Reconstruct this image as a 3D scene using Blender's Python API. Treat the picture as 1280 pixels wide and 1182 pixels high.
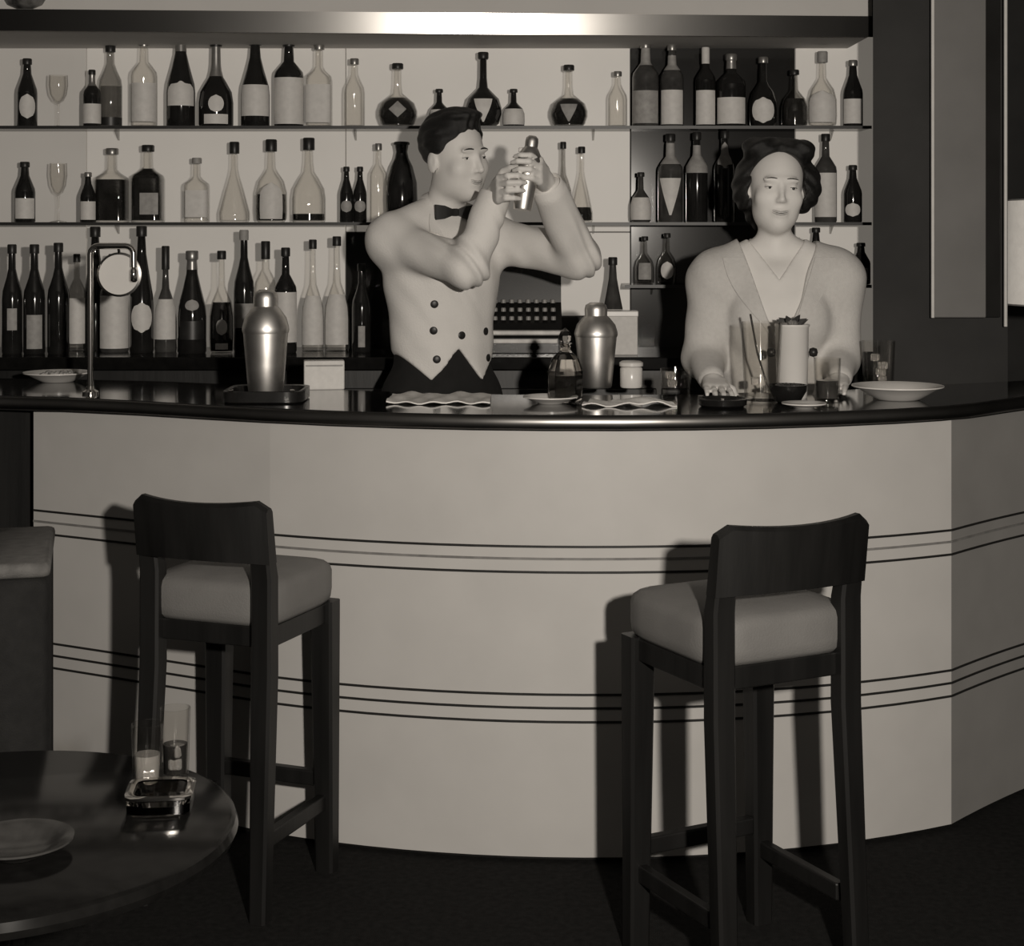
import bpy, math, random
import numpy as np
from mathutils import Vector, Matrix, Euler

random.seed(7)
rng = np.random.default_rng(7)
SC = bpy.context.scene
COL = SC.collection
for o in list(bpy.data.objects):
    bpy.data.objects.remove(o, do_unlink=True)

# ------------------------------------------------------------------ camera
FPX = 2100.0                      # focal length in pixels of the 1280 px wide frame
CAMZ = 1.5
HOR = 290.0                       # horizon row
cam = bpy.data.cameras.new('camera')
cam.sensor_fit = 'HORIZONTAL'
cam.sensor_width = 36.0
cam.lens = FPX / 1280.0 * 36.0
cam.shift_y = -(591.0 - HOR) / 1280.0     # rising/falling front of a plate camera
cam.clip_start = 0.05
camo = bpy.data.objects.new('camera', cam)
camo.location = (0, 0, CAMZ)
camo.rotation_euler = (math.pi / 2, 0, 0)
COL.objects.link(camo)
SC.camera = camo

# ------------------------------------------------------------------ world, flash, exposure
w = bpy.data.worlds.new('world')
SC.world = w
w.use_nodes = True
w.node_tree.nodes['Background'].inputs['Color'].default_value = (1.0, 0.93, 0.84, 1)
w.node_tree.nodes['Background'].inputs['Strength'].default_value = 0.010

fl = bpy.data.lights.new('flash', 'POINT')
fl.energy = 465
fl.color = (1.0, 0.925, 0.83)
fl.shadow_soft_size = 0.045
flo = bpy.data.objects.new('flash', fl)
flo.location = (0.47, 0.0, 1.66)          # flash gun beside and a little above the lens
COL.objects.link(flo)

SC.view_settings.view_transform = 'Standard'
SC.view_settings.look = 'None'
SC.view_settings.gamma = 1.0
SC.view_settings.use_curve_mapping = False
SC.view_settings.exposure = 0.0


def at(px, py, Y):
    """photo pixel at depth Y -> world point"""
    return Vector(((px - 640.0) / FPX * Y, Y, CAMZ - (py - HOR) / FPX * Y))


def xx(px, Y):
    return (px - 640.0) / FPX * Y


def zz(py, Y):
    return CAMZ - (py - HOR) / FPX * Y


# ------------------------------------------------------------------ materials
def mat(name, v, rough=0.6, metal=0.0, var=0.12, scale=30.0, bump=0.0, bscale=None, trans=0.0, ior=1.45,
        emit=0.0, coat=0.0, spec=0.5, wave=None):
    m = bpy.data.materials.new(name)
    m.use_nodes = True
    nt = m.node_tree
    b = nt.nodes['Principled BSDF']
    col = (v, v * 0.972, v * 0.935)
    b.inputs['Roughness'].default_value = rough
    b.inputs['Metallic'].default_value = metal
    b.inputs['Specular IOR Level'].default_value = spec
    b.inputs['IOR'].default_value = ior
    if trans:
        b.inputs['Transmission Weight'].default_value = trans
    if coat:
        b.inputs['Coat Weight'].default_value = coat
        b.inputs['Coat Roughness'].default_value = 0.08
    tc = nt.nodes.new('ShaderNodeTexCoord')
    no = nt.nodes.new('ShaderNodeTexNoise')
    no.inputs['Scale'].default_value = scale
    no.inputs['Detail'].default_value = 4
    src = tc.outputs['Object']
    if wave:
        mp = nt.nodes.new('ShaderNodeMapping')
        mp.inputs['Scale'].default_value = wave
        nt.links.new(src, mp.inputs['Vector'])
        src = mp.outputs['Vector']
    nt.links.new(src, no.inputs['Vector'])
    rp = nt.nodes.new('ShaderNodeValToRGB')
    a, c = 1 - var, 1 + var
    rp.color_ramp.elements[0].position = 0.3
    rp.color_ramp.elements[1].position = 0.7
    rp.color_ramp.elements[0].color = (min(1, col[0] * a), min(1, col[1] * a), min(1, col[2] * a), 1)
    rp.color_ramp.elements[1].color = (min(1, col[0] * c), min(1, col[1] * c), min(1, col[2] * c), 1)
    nt.links.new(no.outputs['Fac'], rp.inputs['Fac'])
    nt.links.new(rp.outputs['Color'], b.inputs['Base Color'])
    if emit:
        b.inputs['Emission Color'].default_value = (1.0, 0.91, 0.79, 1)
        b.inputs['Emission Strength'].default_value = emit
    if bump:
        n2 = nt.nodes.new('ShaderNodeTexNoise')
        n2.inputs['Scale'].default_value = bscale or scale * 4
        n2.inputs['Detail'].default_value = 3
        nt.links.new(src, n2.inputs['Vector'])
        bp = nt.nodes.new('ShaderNodeBump')
        bp.inputs['Strength'].default_value = bump
        bp.inputs['Distance'].default_value = 0.004
        nt.links.new(n2.outputs['Fac'], bp.inputs['Height'])
        nt.links.new(bp.outputs['Normal'], b.inputs['Normal'])
    return m


def thin_glass(name, face, edge):
    """thin-walled glass: see-through, more absorbing where one looks along the wall, Fresnel gloss"""
    m = bpy.data.materials.new(name)
    m.use_nodes = True
    nt = m.node_tree
    nt.nodes.clear()
    out = nt.nodes.new('ShaderNodeOutputMaterial')
    mix = nt.nodes.new('ShaderNodeMixShader')
    tr = nt.nodes.new('ShaderNodeBsdfTransparent')
    gl = nt.nodes.new('ShaderNodeBsdfGlossy')
    gl.inputs['Roughness'].default_value = 0.04
    lw = nt.nodes.new('ShaderNodeLayerWeight')
    lw.inputs['Blend'].default_value = 0.35
    rp = nt.nodes.new('ShaderNodeValToRGB')
    rp.color_ramp.elements[0].position = 0.25
    rp.color_ramp.elements[0].color = (face, face * .995, face * .985, 1)
    rp.color_ramp.elements[1].position = 0.95
    rp.color_ramp.elements[1].color = (edge, edge * .995, edge * .985, 1)
    l2 = nt.nodes.new('ShaderNodeLayerWeight')
    l2.inputs['Blend'].default_value = 0.5
    pw = nt.nodes.new('ShaderNodeMath')
    pw.operation = 'POWER'
    pw.inputs[1].default_value = 4.0
    nt.links.new(l2.outputs['Facing'], pw.inputs[0])
    fr = nt.nodes.new('ShaderNodeMath')          # Schlick's approximation for a thin wall
    fr.operation = 'MULTIPLY_ADD'
    fr.inputs[1].default_value = 0.55
    fr.inputs[2].default_value = 0.035
    nt.links.new(pw.outputs[0], fr.inputs[0])
    nt.links.new(lw.outputs['Facing'], rp.inputs['Fac'])
    nt.links.new(rp.outputs['Color'], tr.inputs['Color'])
    nt.links.new(fr.outputs[0], mix.inputs['Fac'])
    nt.links.new(tr.outputs[0], mix.inputs[1])
    nt.links.new(gl.outputs[0], mix.inputs[2])
    nt.links.new(mix.outputs[0], out.inputs['Surface'])
    return m


M = dict(
    carpet=mat('carpet', 0.013, 0.95, spec=0.15, var=0.35, scale=60, bump=0.6, bscale=500),
    blackwall=mat('black_wall', 0.022, 0.7, var=0.3, scale=5, bump=0.1),
    plaster=mat('plaster', 0.55, 0.8, var=0.04, scale=4, bump=0.1),
    opal=mat('opal_glass', 0.59, 0.45, var=0.04, scale=3, emit=0.125),
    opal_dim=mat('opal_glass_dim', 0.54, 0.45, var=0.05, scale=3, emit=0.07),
    darkglass=mat('dark_mirror', 0.02, 0.12, var=0.3, scale=4, coat=0.4),
    header=mat('header_metal', 0.18, 0.19, metal=1.0, var=0.12, scale=3),
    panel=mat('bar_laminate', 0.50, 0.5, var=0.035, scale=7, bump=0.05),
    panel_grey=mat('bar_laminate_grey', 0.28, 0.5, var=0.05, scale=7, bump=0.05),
    inlay=mat('inlay', 0.02, 0.4, var=0.2),
    inlay_lt=mat('inlay_grey', 0.20, 0.4, var=0.2),
    top=mat('bar_top', 0.014, 0.10, var=0.4, scale=8, coat=0.5, wave=(1, 6, 1)),
    edge=mat('bar_edge', 0.25, 0.30, metal=1.0, var=0.2, scale=5),
    wood=mat('ebonised_wood', 0.009, 0.42, var=0.4, scale=20, wave=(1, 1, 0.1), bump=0.08),
    leather=mat('seat_leather', 0.165, 0.6, var=0.06, scale=14, bump=0.2, bscale=250),
    chrome=mat('chrome', 0.75, 0.12, metal=1.0, var=0.05),
    silver=mat('silver', 0.80, 0.40, metal=1.0, var=0.10, scale=25),
    clear=thin_glass('clear_glass', 0.985, 0.62),
    greyglass=thin_glass('grey_glass', 0.84, 0.45),
    crystal=mat('cut_crystal', 0.96, 0.03, trans=1.0, var=0.01, ior=1.5),
    dark=mat('dark_glass', 0.014, 0.10, var=0.3, scale=20, coat=0.3),
    mid=mat('amber_glass', 0.07, 0.10, var=0.4, scale=20, trans=0.25),
    liquid=mat('dark_spirit', 0.022, 0.08, var=0.3, trans=0.15),
    paleliq=mat('pale_spirit', 0.45, 0.08, var=0.1, trans=0.6),
    paper=mat('label_paper', 0.66, 0.6, var=0.06, scale=60),
    greypaper=mat('grey_label', 0.33, 0.6, var=0.15, scale=60),
    foil=mat('foil_cap', 0.35, 0.35, metal=0.7, var=0.15),
    darkcap=mat('dark_cap', 0.02, 0.4, var=0.3),
    china=mat('china', 0.72, 0.25, var=0.04, scale=10),
    cloth=mat('white_cloth', 0.78, 0.85, var=0.05, scale=20, bump=0.3, bscale=300),
    jacket=mat('white_jacket', 0.75, 0.85, var=0.03, scale=12, bump=0.25, bscale=220),
    ladyjacket=mat('pale_jacket', 0.58, 0.9, var=0.04, scale=90, bump=0.3, bscale=300),
    blouse=mat('white_blouse', 0.74, 0.85, var=0.03, scale=12, bump=0.2),
    trousers=mat('black_trousers', 0.010, 0.9, var=0.2, bump=0.2),
    skin=mat('skin', 0.72, 0.55, var=0.03, scale=15, bump=0.05),
    hair=mat('dark_hair', 0.012, 0.4, var=0.5, scale=40, wave=(4, 1, 4), bump=0.5),
    iris=mat('iris', 0.03, 0.2, var=0.2),
    lips=mat('lips', 0.42, 0.5, var=0.1),
    sclera=mat('sclera', 0.62, 0.3, var=0.03),
    blackcloth=mat('black_silk', 0.012, 0.5, var=0.2),
    pillar=mat('pillar_cladding', 0.155, 0.40, var=0.08, scale=6),
    darkuph=mat('dark_upholstery', 0.011, 0.85, var=0.25, scale=40, bump=0.4, bscale=300),
    greyuph=mat('grey_upholstery', 0.13, 0.8, var=0.2, scale=40, bump=0.4, bscale=300),
    darkplaster=mat('dark_ceiling', 0.10, 0.85, var=0.08, scale=4, bump=0.1),
    tabletop=mat('lacquer', 0.007, 0.14, var=0.3, spec=0.18),
    ebony=mat('bakelite', 0.012, 0.25, var=0.2),
    mottled=mat('mottled_glaze', 0.10, 0.3, var=0.9, scale=28),
    strip=mat('white_strip', 0.62, 0.35, var=0.05),
    dullmetal=mat('dull_metal', 0.45, 0.55, metal=0.4, var=0.15),
    smoke=mat('smoked_glass', 0.04, 0.2, var=0.3),
    keys=mat('key_tops', 0.30, 0.4, var=0.1),
    food=mat('nuts', 0.35, 0.8, var=0.5, scale=60, bump=0.8, bscale=150),
    ice=mat('ice', 0.95, 0.15, trans=0.85, ior=1.31, var=0.03),
    olive=mat('olive', 0.05, 0.35, var=0.3),
)


# ------------------------------------------------------------------ mesh helpers
class MB:
    def __init__(s):
        s.v = []
        s.f = []

    def add(s, vs, fs):
        n = len(s.v)
        s.v += [tuple(p) for p in vs]
        s.f += [tuple(i + n for i in f) for f in fs]
        return s

    def box(s, c, d, rz=0.0, bev=0.0, rx=0.0):
        """box, with chamfered vertical and horizontal edges when bev > 0"""
        hx, hy, hz = d[0] / 2, d[1] / 2, d[2] / 2
        b = min(bev, hx * .9, hy * .9, hz * .9)
        if b <= 0:
            L = [(x, y, z) for z in (-hz, hz) for x, y in ((-hx, -hy), (hx, -hy), (hx, hy), (-hx, hy))]
            F = [(0, 3, 2, 1), (4, 5, 6, 7), (0, 1, 5, 4), (1, 2, 6, 5), (2, 3, 7, 6), (3, 0, 4, 7)]
        else:
            def ring(i, z):
                x, y = hx - i, hy - i
                c_ = b * 0.7
                x2, y2 = x, y
                return [(-x2 + c_, -y2, z), (x2 - c_, -y2, z), (x2, -y2 + c_, z), (x2, y2 - c_, z),
                        (x2 - c_, y2, z), (-x2 + c_, y2, z), (-x2, y2 - c_, z), (-x2, -y2 + c_, z)]
            rings = [ring(b * .7, -hz), ring(b * .2, -hz + b * .35), ring(0, -hz + b), ring(0, hz - b), ring(b * .2, hz - b * .35), ring(b * .7, hz)]
            L = [p for r in rings for p in r]
            F = []
            for k in range(5):
                for i in range(8):
                    j = (i + 1) % 8
                    F.append((k * 8 + i, k * 8 + j, k * 8 + 8 + j, k * 8 + 8 + i))
            F.append(tuple(range(7, -1, -1)))
            F.append(tuple(40 + i for i in range(8)))
        R = Matrix.Rotation(rz, 3, 'Z') @ Matrix.Rotation(rx, 3, 'X')
        c = Vector(c)
        return s.add([R @ Vector(p) + c for p in L], F)

    def lathe(s, prof, seg=24, c=(0, 0, 0), sq=2.0, closed=False, mat3=None):
        """revolve [(r,z)..]; sq > 2 gives a squarish section; closed joins last ring to first"""
        c = Vector(c)
        L, F = [], []
        n = len(prof)
        for (r, z) in prof:
            for i in range(seg):
                a = 2 * math.pi * (i + .5) / seg
                ca, sa = math.cos(a), math.sin(a)
                k = 1.0
                if sq != 2.0:
                    k = (abs(ca) ** sq + abs(sa) ** sq) ** (-1.0 / sq)
                p = Vector((r * k * ca, r * k * sa, z))
                if mat3 is not None:
                    p = mat3 @ p
                L.append(p + c)
        m = n if closed else n - 1
        for k in range(m):
            k2 = (k + 1) % n
            for i in range(seg):
                j = (i + 1) % seg
                F.append((k * seg + i, k * seg + j, k2 * seg + j, k2 * seg + i))
        if not closed:
            if prof[0][0] > 1e-5:
                F.append(tuple(range(seg - 1, -1, -1)))
            if prof[-1][0] > 1e-5:
                F.append(tuple((n - 1) * seg + i for i in range(seg)))
        return s.add(L, F)

    def tube(s, pts, r, seg=10, cap=True):
        pts = [Vector(p) for p in pts]
        rs = r if isinstance(r, (list, tuple)) else [r] * len(pts)
        L, F = [], []
        up = None
        for i, p in enumerate(pts):
            t = (pts[min(i + 1, len(pts) - 1)] - pts[max(i - 1, 0)]).normalized()
            if up is None:
                up = Vector((0, 0, 1)) if abs(t.z) < .9 else Vector((1, 0, 0))
            a = t.cross(up).normalized()
            b = a.cross(t).normalized()
            up = b
            for k in range(seg):
                th = 2 * math.pi * k / seg
                L.append(p + (a * math.cos(th) + b * math.sin(th)) * rs[i])
        for i in range(len(pts) - 1):
            for k in range(seg):
                j = (k + 1) % seg
                F.append((i * seg + k, i * seg + j, (i + 1) * seg + j, (i + 1) * seg + k))
        if cap:
            F.append(tuple(range(seg - 1, -1, -1)))
            F.append(tuple((len(pts) - 1) * seg + k for k in range(seg)))
        return s.add(L, F)

    def ribbon(s, line, z0, z1, t):
        """wall following a plan polyline: front face on the line, thickness t to the left (inward)"""
        n = len(line)
        nr = plan_normals(line)
        L, F = [], []
        for (p, q) in zip(line, nr):
            for (k, z) in ((0, z0), (0, z1), (t, z1), (t, z0)):
                L.append((p[0] + q[0] * k, p[1] + q[1] * k, z))
        for i in range(n - 1):
            for k in range(4):
                j = (k + 1) % 4
                F.append((i * 4 + k, (i + 1) * 4 + k, (i + 1) * 4 + j, i * 4 + j))
        F.append((0, 1, 2, 3))
        F.append(tuple((n - 1) * 4 + k for k in (3, 2, 1, 0)))
        return s.add(L, F)

    def build(s, name, m, parent=None, smooth=None, loc=None, rz=0.0, flip=True):
        me = bpy.data.meshes.new(name)
        me.from_pydata(s.v, [], s.f)
        me.materials.append(M[m] if isinstance(m, str) else m)
        if flip:
            import bmesh
            bm = bmesh.new()
            bm.from_mesh(me)
            bmesh.ops.recalc_face_normals(bm, faces=bm.faces)
            bm.to_mesh(me)
            bm.free()
        if smooth is not None:
            me.polygons.foreach_set('use_smooth', [True] * len(me.polygons))
            if smooth < 179:
                me.set_sharp_from_angle(angle=math.radians(smooth))
        o = bpy.data.objects.new(name, me)
        COL.objects.link(o)
        if parent is not None:
            o.parent = parent
        if loc is not None:
            o.location = loc
        o.rotation_euler.z = rz
        return o


def plan_normals(line):
    """unit inward (to the left of travel) normals, mitred"""
    out = []
    n = len(line)
    for i in range(n):
        acc = Vector((0, 0))
        ds = []
        for a, b in ((i - 1, i), (i, i + 1)):
            if a >= 0 and b < n:
                d = Vector((line[b][0] - line[a][0], line[b][1] - line[a][1])).normalized()
                ds.append(Vector((-d.y, d.x)))
        for d in ds:
            acc += d
        acc.normalize()
        k = 1.0 / max(0.4, acc.dot(ds[0]))
        out.append((acc.x * k, acc.y * k))
    return out


def tag(o, label=None, cat=None, group=None, kind=None):
    if label:
        o['label'] = label
    if cat:
        o['category'] = cat
    if group:
        o['group'] = group
    if kind:
        o['kind'] = kind
    return o


def thing(name, label, cat, loc=(0, 0, 0), rz=0.0, group=None):
    o = bpy.data.objects.new(name, None)
    COL.objects.link(o)
    o.empty_display_size = 0.05
    o.location = loc
    o.rotation_euler.z = rz
    return tag(o, label, cat, group)


def struct(o):
    o['kind'] = 'structure'
    return o

# ================================================================== THE SETTING
struct(MB().box((0.2, 3.0, -0.05), (9.0, 10.0, 0.1)).build('floor', 'carpet'))
struct(MB().box((0.2, 3.4, 3.45), (9.0, 9.2, 0.1)).build('ceiling', 'darkplaster'))
struct(MB().box((-3.35, 3.0, 1.70), (0.1, 10.0, 3.4)).build('wall_left', 'blackwall'))
struct(MB().box((3.75, 3.0, 1.70), (0.1, 10.0, 3.4)).build('wall_right', 'blackwall'))
wall_back = struct(MB().box((0.2, 7.05, 1.70), (7.0, 0.1, 3.4)).build('wall_back', 'blackwall'))

# alcove wall behind the bottles: a core wall faced with lit opal panels and dark mirror panels
YW = 5.60
alcove = struct(MB().box((-0.62, YW + 0.10, 1.70), (3.72, 0.16, 3.4)).build('wall_alcove', 'blackwall'))


def wpanel(px0, px1, py0, py1, m):
    a, b = xx(px0, YW), xx(px1, YW)
    z0, z1 = zz(py1, YW), zz(py0, YW)
    return MB().box(((a + b) / 2, YW + 0.010, (z0 + z1) / 2), (b - a - 0.003, 0.020, z1 - z0 - 0.003), bev=0.002).build('panel', m, alcove)


wpanel(-240, 108, 30, 440, 'opal_dim')
wpanel(108, 432, 30, 440, 'opal')
wpanel(432, 788, 30, 290, 'opal')
wpanel(432, 690, 290, 440, 'darkglass')
wpanel(690, 788, 290, 395, 'opal')
wpanel(690, 788, 395, 440, 'darkglass')
wpanel(788, 994, 30, 440, 'darkglass')
wpanel(994, 1106, 30, 440, 'opal')

# soffit over the alcove and the polished half-round moulding along it
hx0, hy0, hx1, hy1 = -2.48, 4.985, 1.118, 5.217      # the fascia runs a little away to the right
m = MB()
pl = [(hx0, hy0), (hx1, hy1), (hx1, 5.61), (hx0, 5.61)]
m.add([(x, y, z) for z in (2.112, 3.4) for x, y in pl],
      [(3, 2, 1, 0), (4, 5, 6, 7)] + [(i, (i + 1) % 4, 4 + (i + 1) % 4, 4 + i) for i in range(4)])
struct(m.build('wall_soffit', 'plaster'))
m = MB()
nrm = Vector((hx1 - hx0, hy1 - hy0, 0)).normalized().cross(Vector((0, 0, 1)))     # towards the room
P0, P1 = Vector((hx0, hy0, 0)), Vector((hx1, hy1, 0))
L = []
for p in (P0, P1):
    for (d, z) in ((-0.002, 2.106), (0.010, 2.104), (0.0170, 2.168), (-0.002, 2.170)):
        L.append(p + nrm * d + Vector((0, 0, z)))
m.add(L, [(0, 1, 2, 3), (7, 6, 5, 4)] + [(i, (i + 1) % 4, 4 + (i + 1) % 4, 4 + i) for i in range(4)])
struct(m.build('trim_1', 'header'))

# black pier at the right end of the alcove, clad above with a grey panel between bright strips
pier = MB()
pl = [(1.085, 5.05), (1.49, 5.05), (1.49, 5.75), (1.245, 5.75)]
pier.add([(x, y, z) for z in (0, 3.4) for x, y in pl],
         [(3, 2, 1, 0), (4, 5, 6, 7)] + [(i, (i + 1) % 4, 4 + (i + 1) % 4, 4 + i) for i in range(4)])
pier = struct(pier.build('wall_pier', 'blackwall'))
za = zz(397, 5.0)
MB().box(((xx(1168, 5) + xx(1233, 5)) / 2, 5.026, (za + 3.4) / 2), (xx(1233, 5) - xx(1168, 5), 0.046, 3.4 - za), bev=0.003).build('cladding_panel', 'pillar', pier)
MB().box(((xx(1234, 5) + xx(1253, 5)) / 2, 5.034, (za + 3.4) / 2), (xx(1253, 5) - xx(1234, 5), 0.030, 3.4 - za), bev=0.003).build('side_panel', 'darkglass', pier)
for px in (1166, 1257):
    zb = za if px < 1200 else zz(408, 5.0)
    MB().lathe([(0.0055, zb), (0.0055, 3.4)], 12, (xx(px, 5.0), 5.0, 0)).build('bright_strip', 'strip', pier, smooth=60)

# ================================================================== THE BAR
A, B, C, D = (-1.29, 4.53), (-0.60, 4.165), (0.267, 4.0), (1.105, 4.225)


def circ3(p, q, r):
    ax, ay, bx, by, cx, cy = *p, *q, *r
    d = 2 * (ax * (by - cy) + bx * (cy - ay) + cx * (ay - by))
    ux = ((ax * ax + ay * ay) * (by - cy) + (bx * bx + by * by) * (cy - ay) + (cx * cx + cy * cy) * (ay - by)) / d
    uy = ((ax * ax + ay * ay) * (cx - bx) + (bx * bx + by * by) * (ax - cx) + (cx * cx + cy * cy) * (bx - ax)) / d
    return (ux, uy), math.hypot(ax - ux, ay - uy)


(uc, R0) = circ3(B, C, D)
a0 = math.atan2(B[1] - uc[1], B[0] - uc[0])
a1 = math.atan2(D[1] - uc[1], D[0] - uc[0])
mid_line = [(uc[0] + R0 * math.cos(a0 + (a1 - a0) * t / 20), uc[1] + R0 * math.sin(a0 + (a1 - a0) * t / 20)) for t in range(21)]
left_line = [(A[0] + (B[0] - A[0]) * t / 4, A[1] + (B[1] - A[1]) * t / 4) for t in range(5)]


def bez(p0, p1, p2, n):
    return [((1 - t) ** 2 * p0[0] + 2 * t * (1 - t) * p1[0] + t * t * p2[0],
             (1 - t) ** 2 * p0[1] + 2 * t * (1 - t) * p1[1] + t * t * p2[1]) for t in [i / n for i in range(n + 1)]]


right_line = bez(D, (1.40, 4.555), (1.70, 4.76), 12)

bar = thing('bar', 'pale curved bar front with dark inlaid lines in two bands', 'bar', (0.267, 4.2, 0))
IV = Matrix.Translation((-0.267, -4.2, 0))
ZT = 1.028


def rel(mb):
    mb.v = [(x - 0.267, y - 4.2, z) for x, y, z in mb.v]
    return mb


# upper band of three lines, lower band of three lines
STR = [(0.751, 'inlay'), (0.722, 'inlay_lt'), (0.690, 'inlay'), (0.399, 'inlay'), (0.367, 'inlay'), (0.334, 'inlay')]
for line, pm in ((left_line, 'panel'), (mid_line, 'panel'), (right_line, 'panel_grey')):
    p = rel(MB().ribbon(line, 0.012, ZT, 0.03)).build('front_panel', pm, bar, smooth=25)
    nr = plan_normals(line)
    fl_ = [(a[0] - n[0] * 0.0022, a[1] - n[1] * 0.0022) for a, n in zip(line, nr)]
    for z, sm in STR:
        rel(MB().ribbon(fl_, z - 0.0028, z + 0.0028, 0.004)).build('inlay_line', sm, p)
tag(bar.children[2], 'darker grey return panel of the bar front')
allp = left_line + mid_line[1:] + right_line[1:]
nr = plan_normals(allp)
kick = [(a[0] + n[0] * 0.02, a[1] + n[1] * 0.02) for a, n in zip(allp, nr)]
rel(MB().ribbon(kick, 0.0, 0.03, 0.03)).build('kick_board', 'wood', bar)
# dark flap closing the left end
rel(MB().ribbon([(-2.6, 4.62), (-1.32, 4.60)], 0.0, ZT, 0.03)).build('flap_panel', 'wood', bar)

# worktop: smooth curved slab of dark polish with a metal edge
tl = [(-2.6, 4.56), (-1.75, 4.56), (-1.42, 4.555)] + left_line[1:-1] + mid_line[0:21:2] + right_line[1:]
# soften the corners
for _ in range(2):
    tl = [tl[0]] + [((tl[i - 1][0] + 2 * tl[i][0] + tl[i + 1][0]) / 4, (tl[i - 1][1] + 2 * tl[i][1] + tl[i + 1][1]) / 4) for i in range(1, len(tl) - 1)] + [tl[-1]]
nt_ = plan_normals(tl)
front = [(p[0] - n[0] * 0.022, p[1] - n[1] * 0.022) for p, n in zip(tl, nt_)]
dep = []
for p in front:
    dep.append(0.49 if p[0] < 1.08 else max(0.27, 0.49 - (p[0] - 1.08) * 0.42))
m = MB()
nf = plan_normals(front)
L, F = [], []
for p, n, d in zip(front, nf, dep):
    L += [(p[0], p[1], ZT), (p[0], p[1], 1.066), (p[0] + n[0] * d, p[1] + n[1] * d, 1.066), (p[0] + n[0] * d, p[1] + n[1] * d, ZT)]
for i in range(len(front) - 1):
    for k in range(4):
        j = (k + 1) % 4
        F.append((i * 4 + k, (i + 1) * 4 + k, (i + 1) * 4 + j, i * 4 + j))
F += [(0, 1, 2, 3), tuple((len(front) - 1) * 4 + k for k in (3, 2, 1, 0))]
btop = m.add(L, F).build('worktop', 'top', smooth=25)
tag(btop, 'dark polished curved worktop on the pale bar front', 'worktop')
m = MB()
L, F = [], []
pf = [(0.001, 1.030), (-0.004, 1.033), (-0.007, 1.040), (-0.008, 1.047), (-0.007, 1.054), (-0.004, 1.061), (0.001, 1.064)]
for p, n in zip(front, nf):
    L += [(p[0] + n[0] * d, p[1] + n[1] * d, z) for d, z in pf]
q = len(pf)
for i in range(len(front) - 1):
    for k in range(q - 1):
        F.append((i * q + k, (i + 1) * q + k, (i + 1) * q + k + 1, i * q + k + 1))
m.add(L, F).build('edge_strip', 'edge', btop, smooth=60)

# raised duckboards behind the bar and the dark back counter
duck = thing('duckboard', 'dark slatted duckboard on the floor behind the bar', 'duckboard', (-0.2, 4.87, 0))
for i in range(9):
    MB().box((0, -0.176 + i * 0.044, 0.085), (2.2, 0.034, 0.03), bev=0.003).build('slat', 'wood', duck)
for x in (-0.95, 0, 0.95):
    MB().box((x, 0, 0.035), (0.06, 0.38, 0.07)).build('bearer', 'wood', duck)
ZB = 1.118
bc = thing('back_counter', 'black counter cabinet along the foot of the bottle wall', 'cabinet', (-0.7, 5.36, 0))
MB().box((0, 0, ZB - 0.02), (3.5, 0.46, 0.04), bev=0.004).build('counter_top', 'tabletop', bc)
MB().box((0, 0.02, 0.54), (3.46, 0.40, 1.076)).build('carcass', 'wood', bc)
for i in range(6):
    d = MB().box((-1.44 + i * 0.576, -0.19, 0.56), (0.56, 0.02, 0.92), bev=0.004).build('door', 'wood', bc)
    MB().box((-1.24 + i * 0.576, -0.208, 0.85), (0.02, 0.016, 0.10), bev=0.004).build('handle', 'chrome', d)

# ---- shelves
YS0, YS1 = 5.42, 5.598
Z1, Z2, Z3 = 1.843, 1.532, 1.330


def shelf(x0, x1, z, label):
    s = thing('bottle_shelf', label, 'shelf', ((x0 + x1) / 2, (YS0 + YS1) / 2, z - 0.008))
    wdt = x1 - x0
    b = MB()
    dx = 0.0
    b.add([(-wdt / 2, -.089, 0), (wdt / 2, -.089, 0), (wdt / 2 + dx, .089, 0), (-wdt / 2, .089, 0),
           (-wdt / 2, -.089, .008), (wdt / 2, -.089, .008), (wdt / 2 + dx, .089, .008), (-wdt / 2, .089, .008)],
          [(3, 2, 1, 0), (4, 5, 6, 7), (0, 1, 5, 4), (1, 2, 6, 5), (2, 3, 7, 6), (3, 0, 4, 7)])
    b.build('board', 'greyglass', s)
    MB().box((0, -0.0905, 0.003), (wdt, 0.003, 0.010)).build('front_lipping', 'inlay', s)
    n = max(2, int(wdt / 0.6))
    for i in range(n):
        x = -wdt / 2 + 0.1 + (wdt - 0.2) * i / (n - 1)
        MB().add([(x - .003, .087, 0), (x + .003, .087, 0), (x - .003, .035, 0), (x + .003, .035, 0), (x - .003, .087, -.03), (x + .003, .087, -.03)],
                 [(0, 1, 3, 2), (0, 4, 5, 1), (2, 3, 5, 4), (0, 2, 4), (1, 5, 3)]).build('bracket', 'greyglass', s)
    return s


shelf(-2.2, 1.160, Z1, 'long thin top shelf of bottles across the lit wall')
shelf(-2.2, 1.160, Z2, 'long thin middle shelf of bottles behind the two people')
shelf(xx(781, YS0), 1.160, Z3, 'short low shelf at right behind the woman')

# ================================================================== BAR STOOLS


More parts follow.
